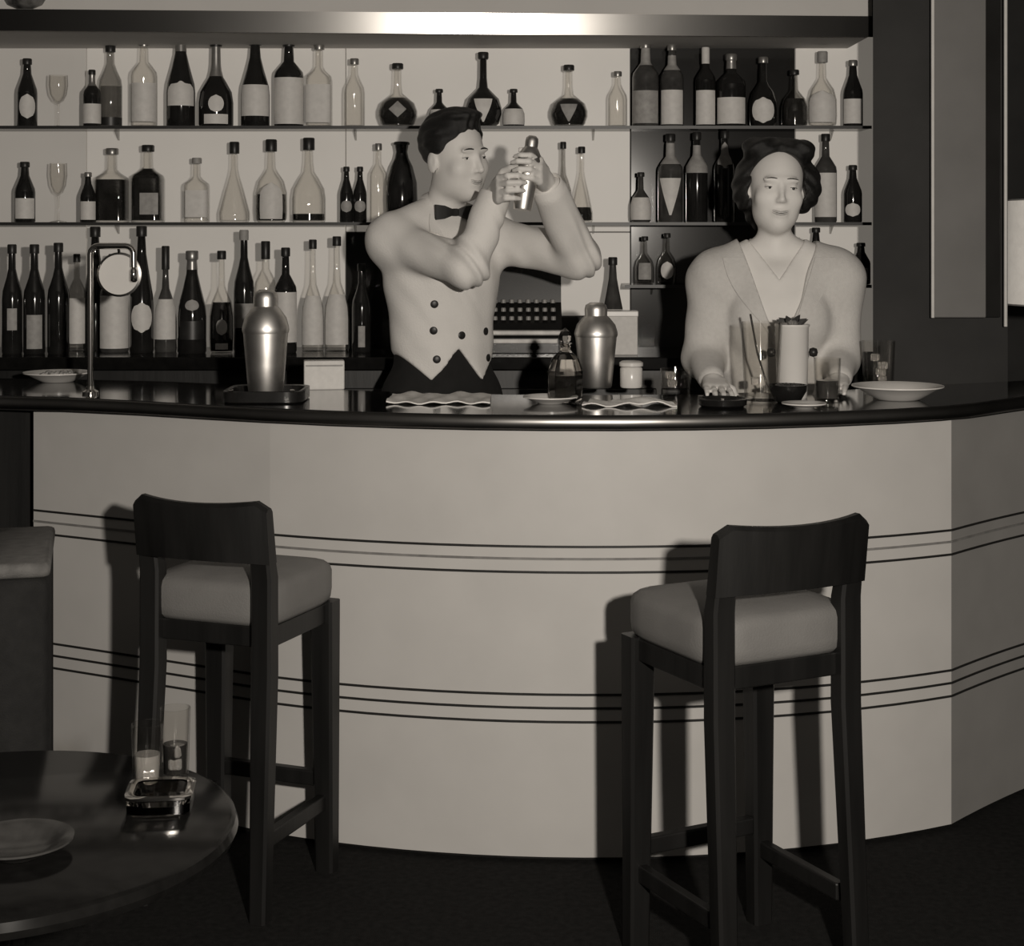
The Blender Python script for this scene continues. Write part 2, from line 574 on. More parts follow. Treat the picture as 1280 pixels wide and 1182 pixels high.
def loft_cushion(W, L, z0, z1, dome):
    """rounded-box cushion with rounded corners and domed top"""
    b = MB()
    rings = []
    nseg = 40

    def ring(sx, sy, z, dz=0):
        out = []
        for i in range(nseg):
            a = 2 * math.pi * i / nseg
            ca, sa = math.cos(a), math.sin(a)
            k = (abs(ca) ** 7 + abs(sa) ** 7) ** (-1 / 7)
            out.append((sx * k * ca, sy * k * sa, z))
        return out
    for ins, z in ((0.012, z0), (0.002, z0 + 0.012), (0.0, z0 + 0.03), (0.0, z1 - 0.028), (0.004, z1 - 0.014), (0.016, z1 - 0.003)):
        rings.append(ring(W / 2 - ins, L / 2 - ins, z))
    for f in (0.7, 0.4, 0.12):
        rings.append(ring((W / 2 - .02) * f, (L / 2 - .02) * f, z1 + dome * (1 - f * f)))
    V = [p for r in rings for p in r]
    F = []
    for k in range(len(rings) - 1):
        for i in range(nseg):
            j = (i + 1) % nseg
            F.append((k * nseg + i, k * nseg + j, (k + 1) * nseg + j, (k + 1) * nseg + i))
    F.append(tuple(range(nseg - 1, -1, -1)))
    F.append(tuple((len(rings) - 1) * nseg + i for i in range(nseg)))
    return b.add(V, F)


def beam(path, wx, wy):
    """square-section member through points"""
    b = MB()
    L, F = [], []
    for p in path:
        x, y, z = p[:3]
        sx = (p[3] if len(p) > 3 else wx) / 2
        sy = (p[4] if len(p) > 4 else wy) / 2
        c = 0.006
        L += [(x - sx + c, y - sy, z), (x + sx - c, y - sy, z), (x + sx, y - sy + c, z), (x + sx, y + sy - c, z),
              (x + sx - c, y + sy, z), (x - sx + c, y + sy, z), (x - sx, y + sy - c, z), (x - sx, y - sy + c, z)]
    n = len(path)
    for i in range(n - 1):
        for k in range(8):
            j = (k + 1) % 8
            F.append((i * 8 + k, i * 8 + j, i * 8 + 8 + j, i * 8 + 8 + k))
    F.append(tuple(range(7, -1, -1)))
    F.append(tuple((n - 1) * 8 + k for k in range(8)))
    return b.add(L, F)


def make_stool(label, loc, rz, W, Ld, H):
    s = thing('bar_stool', label, 'stool', loc, rz, 'bar stools with padded seats at the bar')
    hw, hl = W / 2, Ld / 2
    lw = 0.050
    zs = H - 0.175           # seat top
    zc = zs - 0.112          # cushion bottom
    for sx in (-1, 1):
        x = sx * (hw - lw / 2)
        beam([(x + sx * 0.006, -hl - 0.012, 0, .040, .040), (x, -hl + 0.018, zc - 0.10, .050, .046), (x, -hl + 0.018, zs, .050, .044),
              (x, -hl + 0.004, H - 0.10, .046, .036), (x, -hl - 0.010, H - 0.022, .040, .028)], lw, lw).build('leg', 'wood', s, smooth=30)
        beam([(x + sx * 0.004, hl - 0.028, 0, .046, .042), (x, hl - 0.03, zc - 0.03, .058, .052), (x, hl - 0.03, zc + 0.004, .058, .052)], lw, lw).build('leg', 'wood', s, smooth=30)
    # apron
    for sx in (-1, 1):
        MB().box((sx * (hw - 0.022), 0, zc - 0.022), (0.022, Ld - 0.06, 0.046), bev=0.003).build('seat_rail', 'wood', s)
    for sy in (-1, 1):
        MB().box((0, sy * (hl - 0.030), zc - 0.022), (W - 0.05, 0.022, 0.046), bev=0.003).build('seat_rail', 'wood', s)
    # cushion between the posts behind, full width in front
    loft_cushion(W - 0.004, Ld - 0.004, zc, zs - 0.012, 0.014).build('seat_cushion', 'leather', s, smooth=60, loc=(0, 0.008, 0))
    # curved back board
    b = MB()
    n = 14
    V, F = [], []
    for i in range(n + 1):
        t = i / n * 2 - 1
        x = t * (hw + 0.002)
        y = -hl - 0.004 - 0.038 * (1 - t * t)
        e = max(0.0, abs(t) - 0.86) / 0.14
        zt = H - 0.020 * e * e - 0.010 * (1 - t * t)
        zb = H - 0.142 + 0.006 * (1 - t * t)
        for (yy, z) in ((y - 0.016, zb), (y - 0.016, zt - 0.008), (y - 0.008, zt), (y + 0.006, zt), (y + 0.012, zt - 0.008), (y + 0.016, zb)):
            V.append((x, yy + (0.012 if z < H - .1 else -0.002), z))
    for i in range(n):
        for k in range(6):
            j = (k + 1) % 6
            F.append((i * 6 + k, (i + 1) * 6 + k, (i + 1) * 6 + j, i * 6 + j))
    F.append(tuple(range(6)))
    F.append(tuple(n * 6 + k for k in range(5, -1, -1)))
    b.add(V, F).build('backrest', 'wood', s, smooth=35)
    # stretchers
    for sx in (-1, 1):
        MB().box((sx * (hw - 0.024), 0, 0.165), (0.022, Ld - 0.07, 0.036), bev=0.004).build('stretcher', 'wood', s)
    MB().box((0, hl - 0.03, 0.215), (W - 0.08, 0.024, 0.036), bev=0.004).build('stretcher', 'wood', s)
    return s


def place_stool(corner, sx, rz, W, L):
    a = math.radians(rz)
    lx, ly = -sx * W / 2, L / 2
    return (corner[0] + math.cos(a) * lx - math.sin(a) * ly, corner[1] + math.sin(a) * lx + math.cos(a) * ly, 0)


make_stool('black wooden bar stool with grey padded seat, standing left beside the low table',
           place_stool((-0.526, 3.66), 1, -21, .335, .335), math.radians(-21), .335, .335, 0.918)
make_stool('black wooden bar stool with grey padded seat, standing right below the woman',
           place_stool((0.387, 3.22), -1, 27, .355, .35), math.radians(27), .355, .35, 0.942)

# ================================================================== ARMCHAIR AND LOW TABLE AT LEFT
ch = thing('armchair', 'dark upholstered armchair cut off by the left edge, its back to the stool', 'armchair', (-1.44, 3.66, 0), math.radians(14))
# backrest towards the right (+x), seat faces left
MB().box((0.335, 0.02, 0.475), (0.17, 0.46, 0.59), bev=0.02).build('backrest', 'darkuph', ch, smooth=50)
MB().box((0.335, 0.02, 0.785), (0.178, 0.47, 0.032), bev=0.012).build('top_pad', 'greyuph', ch, smooth=50)
MB().box((-0.04, 0.02, 0.30), (0.56, 0.44, 0.20), bev=0.03).build('seat', 'darkuph', ch, smooth=50)
for sy in (-1, 1):
    MB().box((-0.04, 0.02 + sy * 0.27, 0.37), (0.60, 0.10, 0.36), bev=0.025).build('armrest', 'darkuph', ch, smooth=50)
for sx in (-0.30, 0.36):
    for sy in (-0.2, 0.24):
        beam([(sx, sy, 0, .035, .035), (sx, sy, 0.20, .05, .05)], .05, .05).build('leg', 'wood', ch)

ZTB = 0.60
tb = thing('side_table', 'low round black lacquered table in the lower left corner', 'table', (-0.80, 2.55, 0))
MB().lathe([(0.0, ZTB - 0.035), (0.355, ZTB - 0.035), (0.375, ZTB - 0.028), (0.38, ZTB - 0.016), (0.376, ZTB - 0.004), (0.368, ZTB), (0.0, ZTB)], 72).build('table_top', 'tabletop', tb, smooth=40)
MB().lathe([(0.05, 0.02), (0.035, 0.08), (0.03, 0.35), (0.045, 0.50), (0.12, ZTB - 0.037)], 24).build('pedestal', 'wood', tb, smooth=40)
MB().lathe([(0.22, 0.0), (0.22, 0.012), (0.20, 0.022), (0.05, 0.035)], 40).build('base', 'wood', tb, smooth=40)

# ================================================================== BOTTLES
PROF = dict(
    beer=[(.93, 0), (1, .02), (1, .50), (.95, .56), (.64, .69), (.43, .78), (.36, .93), (.43, .94), (.43, 1)],
    whisky=[(.94, 0), (1, .02), (1, .58), (.95, .63), (.62, .70), (.36, .75), (.31, .92), (.37, .93), (.37, 1)],
    champ=[(.93, 0), (1, .02), (1, .36), (.94, .46), (.62, .64), (.40, .78), (.32, .92), (.42, .93), (.40, 1)],
    wine=[(.93, 0), (1, .02), (1, .50), (.93, .58), (.55, .70), (.36, .78), (.33, .96), (.40, .965), (.40, 1)],
    squat=[(.62, 0), (.86, .05), (1, .17), (1, .26), (.86, .38), (.50, .47), (.26, .53), (.20, .66), (.19, .90), (.27, .91), (.27, 1)],
    square=[(.95, 0), (1, .02), (1, .56), (.92, .61), (.50, .67), (.31, .72), (.29, .93), (.38, .94), (.38, 1)],
    cone=[(.90, 0), (1, .03), (1, .12), (.62, .40), (.34, .58), (.24, .68), (.22, .92), (.30, .93), (.30, 1)],
    liqueur=[(.94, 0), (1, .03), (1, .28), (.92, .40), (.60, .52), (.34, .60), (.27, .72), (.24, .93), (.32, .94), (.32, 1)],
    flask=[(.80, 0), (.96, .04), (1, .15), (.98, .36), (.80, .50), (.45, .60), (.28, .66), (.24, .92), (.33, .93), (.33, 1)],
    jug=[(.70, 0), (.92, .05), (1, .28), (.96, .50), (.70, .70), (.45, .80), (.36, .88), (.44, .97), (.46, 1)],
)


def prof_r(kind, t):
    p = PROF[kind]
    for (r0, z0), (r1, z1) in zip(p, p[1:]):
        if z0 <= t <= z1:
            return r0 + (r1 - r0) * (t - z0) / max(1e-6, z1 - z0)
    return p[-1][0]


def ksq(a, sq):
    if sq == 2.0:
        return 1.0
    return (abs(math.cos(a)) ** sq + abs(math.sin(a)) ** sq) ** (-1.0 / sq)


def label_patch(kind, R, h, z0, z1, half, shape, ang, sq):
    b = MB()
    nv, nu = 8, 10
    V, F = [], []
    for j in range(nv + 1):
        t = j / nv
        v = 2 * t - 1
        wd = {'rect': 1.0, 'oval': math.sqrt(max(0.002, 1 - v * v)), 'round': math.sqrt(max(0.002, 1 - v * v)),
              'tri': 0.08 + 0.92 * t, 'arch': 1.0 if v < 0.2 else math.sqrt(max(0.002, 1 - ((v - .2) / .8) ** 2)),
              'diamond': 1.02 - abs(v)}[shape]
        z = (z0 + (z1 - z0) * t) * h
        r = prof_r(kind, z / h) * R + 0.0010
        for i in range(nu + 1):
            a = ang + half * wd * (2 * i / nu - 1)
            k = ksq(a, sq)
            V.append((r * k * math.cos(a), r * k * math.sin(a), z))
    for j in range(nv):
        for i in range(nu):
            q = j * (nu + 1) + i
            F.append((q, q + 1, q + nu + 2, q + nu + 1))
    return b.add(V, F)


def bottle(name, label, px, Y, z, wpx, ytop, kind, glass='dark', lab=None, cap='darkcap', liq=None, sq=2.0, group=None, cat='bottle', capf=0.08, foil=None):
    """lab: list of (z0, z1, half angle deg, shape, material); liq: (fill height, material)"""
    X = xx(px, Y)
    h = zz(ytop, Y) - z
    R = wpx / 2.0 / FPX * Y
    o = thing(name, label, cat, (X, Y, z), 0, group)
    ang = math.atan2(-Y, -X)          # turned to the room
    seg = 28
    if sq != 2.0:
        R *= 0.93
    hollow = glass in ('clear', 'greyglass')
    P = [(r * R, t * h) for r, t in PROF[kind]]
    P = [(0.0006, 0.0)] + P
    if hollow:
        th = min(0.0028, R * 0.12)
        inner = [(max(0.0022, r - th), max(zv, 0.006)) for r, zv in P[1:]]
        P = P + inner[::-1] + [(0.0006, 0.006)]
    else:
        P = P + [(0.0006, h)]
    MB().lathe(P, seg, sq=sq).build('glass_body', glass, o, smooth=50)
    if liq and hollow:
        f, lm = liq
        LP = [(0.0006, 0.0068)]
        for r, t in PROF[kind]:
            if t <= f and t > 0.02:
                LP.append((r * R - th - 0.0004, t * h))
        LP.insert(1, (LP[1][0], 0.0068))
        LP.append((prof_r(kind, f) * R - th - 0.0004, f * h))
        LP.append((0.0006, f * h))
        MB().lathe(LP, seg, sq=sq).build('contents', lm, o, smooth=50)
    for (z0, z1, hf, shp, lm) in (lab or []):
        label_patch(kind, R, h, z0, z1, math.radians(hf), shp, ang, sq).build('paper_label', lm, o, smooth=60)
    if foil:
        z0 = foil
        FP = [(prof_r(kind, z0 + (0.93 - z0) * i / 5) * R + 0.0008, (z0 + (0.93 - z0) * i / 5) * h) for i in range(6)]
        MB().lathe(FP, 20).build('neck_foil', 'foil', o, smooth=60)
    if cap:
        rt = PROF[kind][-1][0] * R
        MB().lathe([(rt * 1.06, h * (1 - capf)), (rt * 1.10, h * (1 - capf) + 0.002), (rt * 1.10, h - 0.001), (rt * 0.95, h + 0.002), (0.0006, h + 0.002)], 18).build('cap', cap, o, smooth=50)
    return o


YB = 5.50
TOPG, MIDG, LOWG, CNTG = 'bottles on the top shelf', 'bottles on the middle shelf', 'bottles on the low right shelf', 'bottles on the back counter'
W_ = 'paper'
G_ = 'greypaper'
top_row = [
    ('beer_bottle', 'black beer bottle with pale oval label, alone at the far left of the top shelf', 34, 25, 74, 'beer', dict(lab=[(.12, .48, 48, 'oval', W_)], cap='darkcap')),
    ('dark_bottle', 'small black-shouldered bottle with white label half in front of a tall grey one, top shelf', 115, 22, 88, 'whisky', dict(lab=[(.05, .40, 75, 'rect', W_)], foil=.72, Yo=-.035)),
    ('grey_bottle', 'tall slender grey bottle with pointed neck, above the round tap badge on the top shelf', 138, 29, 57, 'wine', dict(glass='greyglass', liq=(.5, 'paleliq'), lab=[(.02, .12, 70, 'rect', 'inlay')], Yo=.02)),
    ('gin_bottle', 'clear straight bottle with pale label between grey and ceiling-high bottles, top shelf', 180, 33, 50, 'whisky', dict(glass='clear', lab=[(.06, .50, 62, 'rect', W_)], cap='foil')),
    ('whisky_bottle', 'dark bottle reaching the ceiling moulding, pale label above a black base, top shelf', 226, 36, 41, 'champ', dict(lab=[(.22, .48, 60, 'arch', W_)], foil=.80)),
    ('liqueur_bottle', 'broad dark onion-shouldered bottle with a white round seal, top shelf', 270, 43, 50, 'liqueur', dict(lab=[(.16, .36, 26, 'round', W_), (.03, .14, 42, 'rect', W_)], foil=.58)),
    ('whisky_bottle', 'black-necked bottle with large white label above two black base spots, top shelf', 319, 36, 48, 'champ', dict(lab=[(.12, .47, 68, 'rect', W_)])),
    ('whisky_bottle', 'black-necked bottle with wide pale label down to the shelf, beside a clear bottle, top shelf', 361, 37, 50, 'whisky', dict(lab=[(.03, .56, 72, 'rect', W_)])),
    ('gin_bottle', 'clear colourless square-shouldered bottle right of the black-necked row, top shelf', 399, 34, 54, 'square', dict(glass='clear', lab=[(.05, .5, 60, 'rect', W_)], cap='foil', sq=5.0)),
    ('clear_bottle', 'faint clear bottle with tapering neck standing alone left of the decanters, top shelf', 443, 26, 74, 'wine', dict(glass='clear', cap='foil')),
    ('decanter', 'squat dark decanter with clear neck and pale diamond label, left above the man\'s head', 497, 49, 80, 'squat', dict(glass='clear', liq=(.46, 'liquid'), lab=[(.14, .40, 26, 'diamond', G_)], cap='darkcap')),
    ('dark_bottle', 'short dark bottle with white label right above the man\'s hair, top shelf', 549, 27, 112, 'flask', dict(lab=[(.10, .46, 58, 'rect', W_)])),
    ('decanter', 'black pinched decanter with large white triangular label and tall stopper, top shelf', 604, 46, 66, 'squat', dict(lab=[(.06, .37, 34, 'tri', W_)])),
    ('small_bottle', 'short bottle with white square label tight beside the white-triangle decanter', 642, 28, 112, 'flask', dict(lab=[(.06, .48, 66, 'rect', W_)])),
    ('decanter', 'squat dark decanter with clear neck and grey triangular label, rightmost of the decanters', 711, 47, 82, 'squat', dict(glass='clear', liq=(.46, 'liquid'), lab=[(.08, .36, 30, 'tri', G_)])),
    ('clear_bottle', 'faint clear bottle beside the edge of the dark mirror, top shelf', 772, 24, 90, 'wine', dict(glass='clear', cap='foil')),
    ('grey_bottle', 'wide-labelled pale bottle leftmost before the dark mirror, top shelf', 807, 33, 52, 'whisky', dict(glass='mid', lab=[(.04, .42, 66, 'rect', G_), (.72, .92, 80, 'rect', G_)], cap='foil')),
    ('grey_bottle', 'bottle with upright pale label, second before the dark mirror, top shelf', 840, 29, 55, 'whisky', dict(glass='mid', lab=[(.03, .44, 64, 'rect', W_), (.68, .86, 80, 'rect', G_)], cap='foil')),
    ('dark_bottle', 'slim dark bottle with tall narrow white label and white cap before the dark mirror', 882, 25, 60, 'whisky', dict(lab=[(.03, .46, 66, 'rect', W_)], cap='paper', capf=.2)),
    ('dark_bottle', 'dark bottle with broad square white label before the dark mirror, top shelf', 914, 36, 68, 'whisky', dict(lab=[(.04, .40, 70, 'rect', W_)], cap='foil', foil=.80)),
    ('dark_bottle', 'dark bottle with round white label before the dark mirror, top shelf', 954, 34, 72, 'flask', dict(lab=[(.05, .42, 52, 'round', W_)], cap='foil')),
    ('grey_bottle', 'plain grey unlabelled bottle between round white label and the bright panel, top shelf', 993, 33, 88, 'flask', dict(glass='greyglass', liq=(.5, 'mid'))),
    ('clear_bottle', 'clear bottle with dark collar and pale label on the bright right panel, top shelf', 1028, 36, 65, 'flask', dict(glass='clear', lab=[(.06, .48, 62, 'arch', W_)], cap='greypaper', capf=.14)),
    ('beer_bottle', 'small black beer bottle with white label at the far right end of the top shelf', 1066, 25, 76, 'beer', dict(lab=[(.05, .42, 60, 'rect', W_)], cap='foil')),
]
mid_row = [
    ('beer_bottle', 'black beer bottle with square pale label, alone at the far left of the middle shelf', 31, 26, 203, 'beer', dict(lab=[(.06, .40, 58, 'rect', W_)])),
    ('small_bottle', 'small dark bottle with white label crowding a dark square bottle, middle shelf', 110, 20, 216, 'beer', dict(lab=[(.05, .42, 62, 'rect', W_)], cap='foil', Yo=-.035)),
    ('square_bottle', 'square bottle of black spirit with clear neck directly above the tap badge, middle shelf', 140, 42, 186, 'square', dict(glass='clear', liq=(.58, 'liquid'), cap='foil', sq=6.0, Yo=.02)),
    ('square_bottle', 'square-bodied dark bottle with dark sloping shoulders and clear throat, middle shelf', 185, 41, 182, 'square', dict(glass='clear', liq=(.70, 'liquid'), lab=[(.10, .38, 30, 'rect', G_)], sq=6.0)),
    ('clear_bottle', 'clear flat bottle with dark collar right of the square dark ones, middle shelf', 246, 32, 198, 'square', dict(glass='clear', lab=[(.08, .50, 50, 'rect', W_)], cap='greypaper', sq=5.0)),
    ('cone_bottle', 'clear conical bottle with thin neck and dark stopper, middle shelf', 293, 38, 178, 'cone', dict(glass='clear', cap='darkcap', capf=.14)),
    ('clear_bottle', 'clear bottle with white arched label between two dark sides, middle shelf', 339, 40, 175, 'flask', dict(glass='clear', liq=(.34, 'liquid'), lab=[(.04, .48, 44, 'arch', W_)], capf=.14)),
    ('clear_bottle', 'clear round-bellied bottle with dark stopper next to two small twin bottles, middle shelf', 386, 42, 173, 'liqueur', dict(glass='clear', liq=(.10, 'liquid'), capf=.14)),
    ('small_bottle', 'left one of two small black twin bottles, middle shelf', 433, 17, 209, 'beer', dict(lab=[(.18, .40, 50, 'oval', G_)])),
    ('small_bottle', 'right one of two small black twin bottles, middle shelf', 450, 17, 209, 'beer', dict(lab=[(.18, .40, 50, 'oval', G_)])),
    ('clear_bottle', 'pale clear bottle between twin small bottles and the dark jug, middle shelf', 473, 22, 180, 'whisky', dict(glass='clear', cap='foil')),
    ('dark_jug', 'round dark jug beside the man\'s cheek, middle shelf', 502, 40, 178, 'jug', dict(capf=.03)),
    ('clear_bottle', 'narrow bottle with dark ringed stopper right of the lifted shaker, middle shelf', 704, 22, 178, 'liqueur', dict(glass='greyglass', lab=[(.10, .3, 60, 'rect', W_)])),
    ('dark_bottle', 'small dark-bottomed bottle right of the ringed stopper, near the man\'s elbow', 727, 28, 184, 'cone', dict(glass='clear', liq=(.20, 'liquid'))),
    ('squat_bottle', 'pale squat bottle beside the mirror edge, left of the woman, middle shelf', 801, 26, 216, 'flask', dict(glass='mid', lab=[(.05, .5, 75, 'rect', W_)])),
    ('grey_bottle', 'tall pale-necked bottle with light label before the dark mirror, middle shelf', 838, 31, 168, 'whisky', dict(glass='mid', lab=[(.08, .50, 56, 'tri', W_), (.66, .9, 85, 'rect', G_)])),
    ('grey_bottle', 'dark bottle with grey shoulders in the middle before the mirror, middle shelf', 871, 27, 166, 'whisky', dict(glass='dark', lab=[(.55, .86, 80, 'rect', G_)])),
    ('grey_bottle', 'dark bottle with speckled grey neck beside the woman\'s hair, middle shelf', 906, 26, 164, 'whisky', dict(glass='dark', lab=[(.60, .88, 70, 'oval', G_)])),
    ('clear_bottle', 'bottle with dark neck and pale label right of the woman\'s hair, middle shelf', 1032, 28, 168, 'whisky', dict(glass='mid', lab=[(.06, .56, 66, 'rect', W_)])),
    ('small_bottle', 'small dark bottle with spotted label at the far right end of the middle shelf', 1066, 23, 207, 'beer', dict(lab=[(.10, .34, 50, 'round', W_)])),
]
low_row = [
    ('small_bottle', 'stubby pale bottle leftmost on the low shelf before the dark mirror', 806, 24, 296, 'flask', dict(glass='greyglass', lab=[(.1, .45, 40, 'rect', G_)])),
    ('small_bottle', 'stubby clear bottle second on the low shelf before the dark mirror', 834, 24, 292, 'flask', dict(glass='greyglass', lab=[(.1, .45, 40, 'oval', W_)])),
    ('dark_bottle', 'thin dark bottle whose neck shows over the woman\'s shoulder, low shelf', 1020, 24, 285, 'champ', dict()),
    ('dark_bottle', 'dark bottle at the far right end of the low shelf beside the black pier', 1080, 24, 304, 'beer', dict(lab=[(.1, .4, 50, 'rect', G_)], xo=-4)),
]
for row, z, grp in ((top_row, Z1, TOPG), (mid_row, Z2, MIDG), (low_row, Z3, LOWG)):
    for (nm, lb, px, wpx, yt, kd, kw) in row:
        kw = dict(kw)
        Yo = kw.pop('Yo', 0.0)
        px += kw.pop('xo', 0)
        bottle(nm, lb, px, YB + Yo, z, wpx, yt, kd, group=grp, **kw)

# goblets at the far left of both shelves
def goblet(label, px, Y, z, ytop, wpx):
    h = zz(ytop, Y) - z
    R = wpx / 2 / FPX * Y
    o = thing('goblet', label, 'glass', (xx(px, Y), Y, z))
    MB().lathe([(.0006, .45 * h), (R * .5, .5 * h), (R * .85, .62 * h), (R, .8 * h), (R * .95, h), (R * .93, h), (R * .96, .8 * h), (R * .8, .63 * h), (R * .45, .52 * h), (.0006, .48 * h)], 24).build('bowl', 'clear', o, smooth=60)
    MB().lathe([(.004, .03 * h), (.003, .2 * h), (.0035, .40 * h), (.006, .455 * h)], 12).build('stem', 'clear', o, smooth=60)
    MB().lathe([(.0006, 0), (R * .9, 0), (R * .9, .015 * h), (.004, .035 * h)], 24).build('foot', 'clear', o, smooth=40)


goblet('faint clear stemmed glass beside the far left bottle of the top shelf', 73, YB, Z1, 94, 24)
goblet('faint clear stemmed glass beside the far left bottle of the middle shelf', 73, YB, Z2, 204, 22)

YC = 5.34
cnt = [
    ('wine_bottle', 'large black bottle without label, leftmost on the back counter', 15, 26, 306, 'wine', dict(lab=[(.22, .42, 26, 'rect', G_)], Yo=-.06)),
    ('wine_bottle', 'large black bottle with pale label near its foot, back counter at left', 43, 27, 306, 'wine', dict(lab=[(.05, .36, 42, 'rect', G_)], Yo=-.06)),
    ('wine_bottle', 'large plain black bottle, third from the left on the back counter', 73, 27, 304, 'wine', dict(Yo=-.06)),
    ('clear_bottle', 'pale speckled bottle between the large black bottles and the tap pipe', 96, 22, 318, 'whisky', dict(glass='greyglass', lab=[(.08, .55, 60, 'rect', W_)], Yo=.06)),
    ('dark_bottle', 'dark bottle with pointed neck directly behind the tap pipe', 119, 30, 284, 'champ', dict(Yo=.12)),
    ('white_bottle', 'pale bottle with long white label under the round tap badge', 143, 36, 318, 'whisky', dict(glass='mid', lab=[(.04, .58, 72, 'rect', W_)], Yo=.03)),
    ('tall_bottle', 'tall bottle with pointed neck and rounded white label right of the tap badge', 177, 30, 283, 'champ', dict(lab=[(.16, .40, 54, 'oval', W_)], Yo=.0)),
    ('clear_bottle', 'bottle with dark stopper and white shoulders beside the champagne bottle, back counter', 207, 28, 308, 'liqueur', dict(glass='mid', lab=[(.12, .50, 70, 'rect', W_)], capf=.22, Yo=.04)),
    ('champagne_bottle', 'black champagne bottle with small round neck label, back counter', 240, 36, 314, 'champ', dict(lab=[(.42, .53, 30, 'round', G_), (.14, .32, 55, 'rect', 'darkcap')], cap='foil', foil=.82, Yo=-.03)),
    ('dark_bottle', 'dark bottle with clear throat and round pale seal, right of the champagne bottle', 277, 31, 314, 'flask', dict(glass='clear', liq=(.50, 'liquid'), lab=[(.18, .34, 26, 'round', W_), (.04, .10, 30, 'rect', W_)], Yo=-.02)),
    ('tall_bottle', 'tall dark bottle with ringed mouth, just left of the silver shaker', 305, 26, 288, 'wine', dict(cap='greypaper', lab=[(.2, .4, 60, 'rect', G_)], Yo=.03)),
    ('clear_bottle', 'clear bottle with dark stopper whose neck shows over the silver shaker', 332, 28, 302, 'whisky', dict(glass='clear', lab=[(.1, .5, 60, 'rect', W_)], capf=.16, Yo=.04)),
    ('dark_bottle', 'black-necked bottle with white body label right of the silver shaker', 357, 28, 310, 'whisky', dict(lab=[(.10, .58, 74, 'rect', W_)], Yo=.0)),
    ('clear_bottle', 'left of two clear bottles with large white labels near the man', 391, 28, 300, 'liqueur', dict(glass='clear', lab=[(.06, .50, 62, 'rect', W_)], Yo=.06)),
    ('clear_bottle', 'right of two clear bottles with large white labels near the man', 421, 31, 296, 'liqueur', dict(glass='clear', lab=[(.06, .50, 62, 'rect', W_)], Yo=.06)),
    ('dark_bottle', 'dim dark bottle half hidden in shade beside the man\'s waist', 452, 24, 330, 'wine', dict(lab=[(.06, .30, 20, 'rect', G_)], Yo=.02)),
    ('small_bottle', 'small dark-topped bottle with pale label right of the man\'s elbow, on the back counter', 766, 26, 322, 'champ', dict(glass='mid', lab=[(.05, .45, 70, 'rect', W_)], Yo=.06)),
]
for (nm, lb, px, wpx, yt, kd, kw) in cnt:
    kw = dict(kw)
    Yo = kw.pop('Yo', 0.0)
    bottle(nm, lb, px, YC + Yo, ZB, wpx, yt, kd, group=CNTG, **kw)

# ---- cash register on the back counter, behind the man's arm
Yr = 5.34
xr = xx(655, Yr)
rg = thing('cash_register', 'black cash register with rows of keys behind the man\'s raised arm', 'cash register', (xr, Yr, ZB))
wd = 0.235
b = MB()
pr = [(-.15, .0), (-.15, .055), (-.11, .10), (-.02, .16), (.0, .29), (.13, .29), (.13, 0)]
V = [(sx * wd / 2, y, z) for sx in (-1, 1) for (y, z) in pr]
n = len(pr)
b.add(V, [tuple(range(n)), tuple(range(2 * n - 1, n - 1, -1))] + [(i, (i + 1) % n, n + (i + 1) % n, n + i) for i in range(n)])
b.build('body', 'ebony', rg)
dr = MB().box((0, -.156, .032), (wd - .02, .012, .05), bev=.003).build('drawer', 'ebony', rg)
MB().box((0, -.164, .046), (wd - .03, .006, .014), bev=.002).build('drawer_trim', 'dullmetal', dr)
MB().box((0, -.158, .072), (wd + .01, .035, .016), bev=.004).build('ledge', 'dullmetal', rg)
for r in range(3):
    for k in range(8):
        t = r / 2
        MB().lathe([(.008, 0), (.008, .010), (.006, .012), (.0006, .012)], 10, (-.091 + k * .026, -.105 + .075 * t, .108 + .05 * t)).build('key', 'keys', rg, smooth=40)

# ---- white carton on the back counter right of the elbow
o = thing('carton', 'small white carton under the bright wall right of the man\'s elbow', 'box', (xx(776, 5.3), 5.25, ZB))
MB().box((0, 0, .062), (.095, .06, .124), bev=.003).build('box', 'paper', o)
MB().box((0, -.0005, .128), (.099, .064, .018), bev=.003).build('lid', 'china', o)

# ---- glazed bowl on the ledge of the moulding, top left corner
o = thing('ornamental_bowl', 'dark mottled bowl standing on the moulding in the top left corner', 'bowl', (xx(24, 5.0), 5.075, 2.1705))
MB().lathe([(.0006, 0), (.035, 0), (.058, .012), (.085, .06), (.09, .11), (.078, .15), (.072, .15), (.082, .11), (.076, .06), (.05, .02), (.0006, .012)], 36).build('bowl', 'mottled', o, smooth=60)

# ================================================================== THINGS ON THE BAR TOP
ZBT = 1.066


def on(px, py):
    """point of the bar top seen at a pixel"""
    Y = (CAMZ - ZBT) * FPX / (py - HOR)
    return Vector(((px - 640) / FPX * Y, Y, ZBT))


def S(Y):
    return Y / FPX


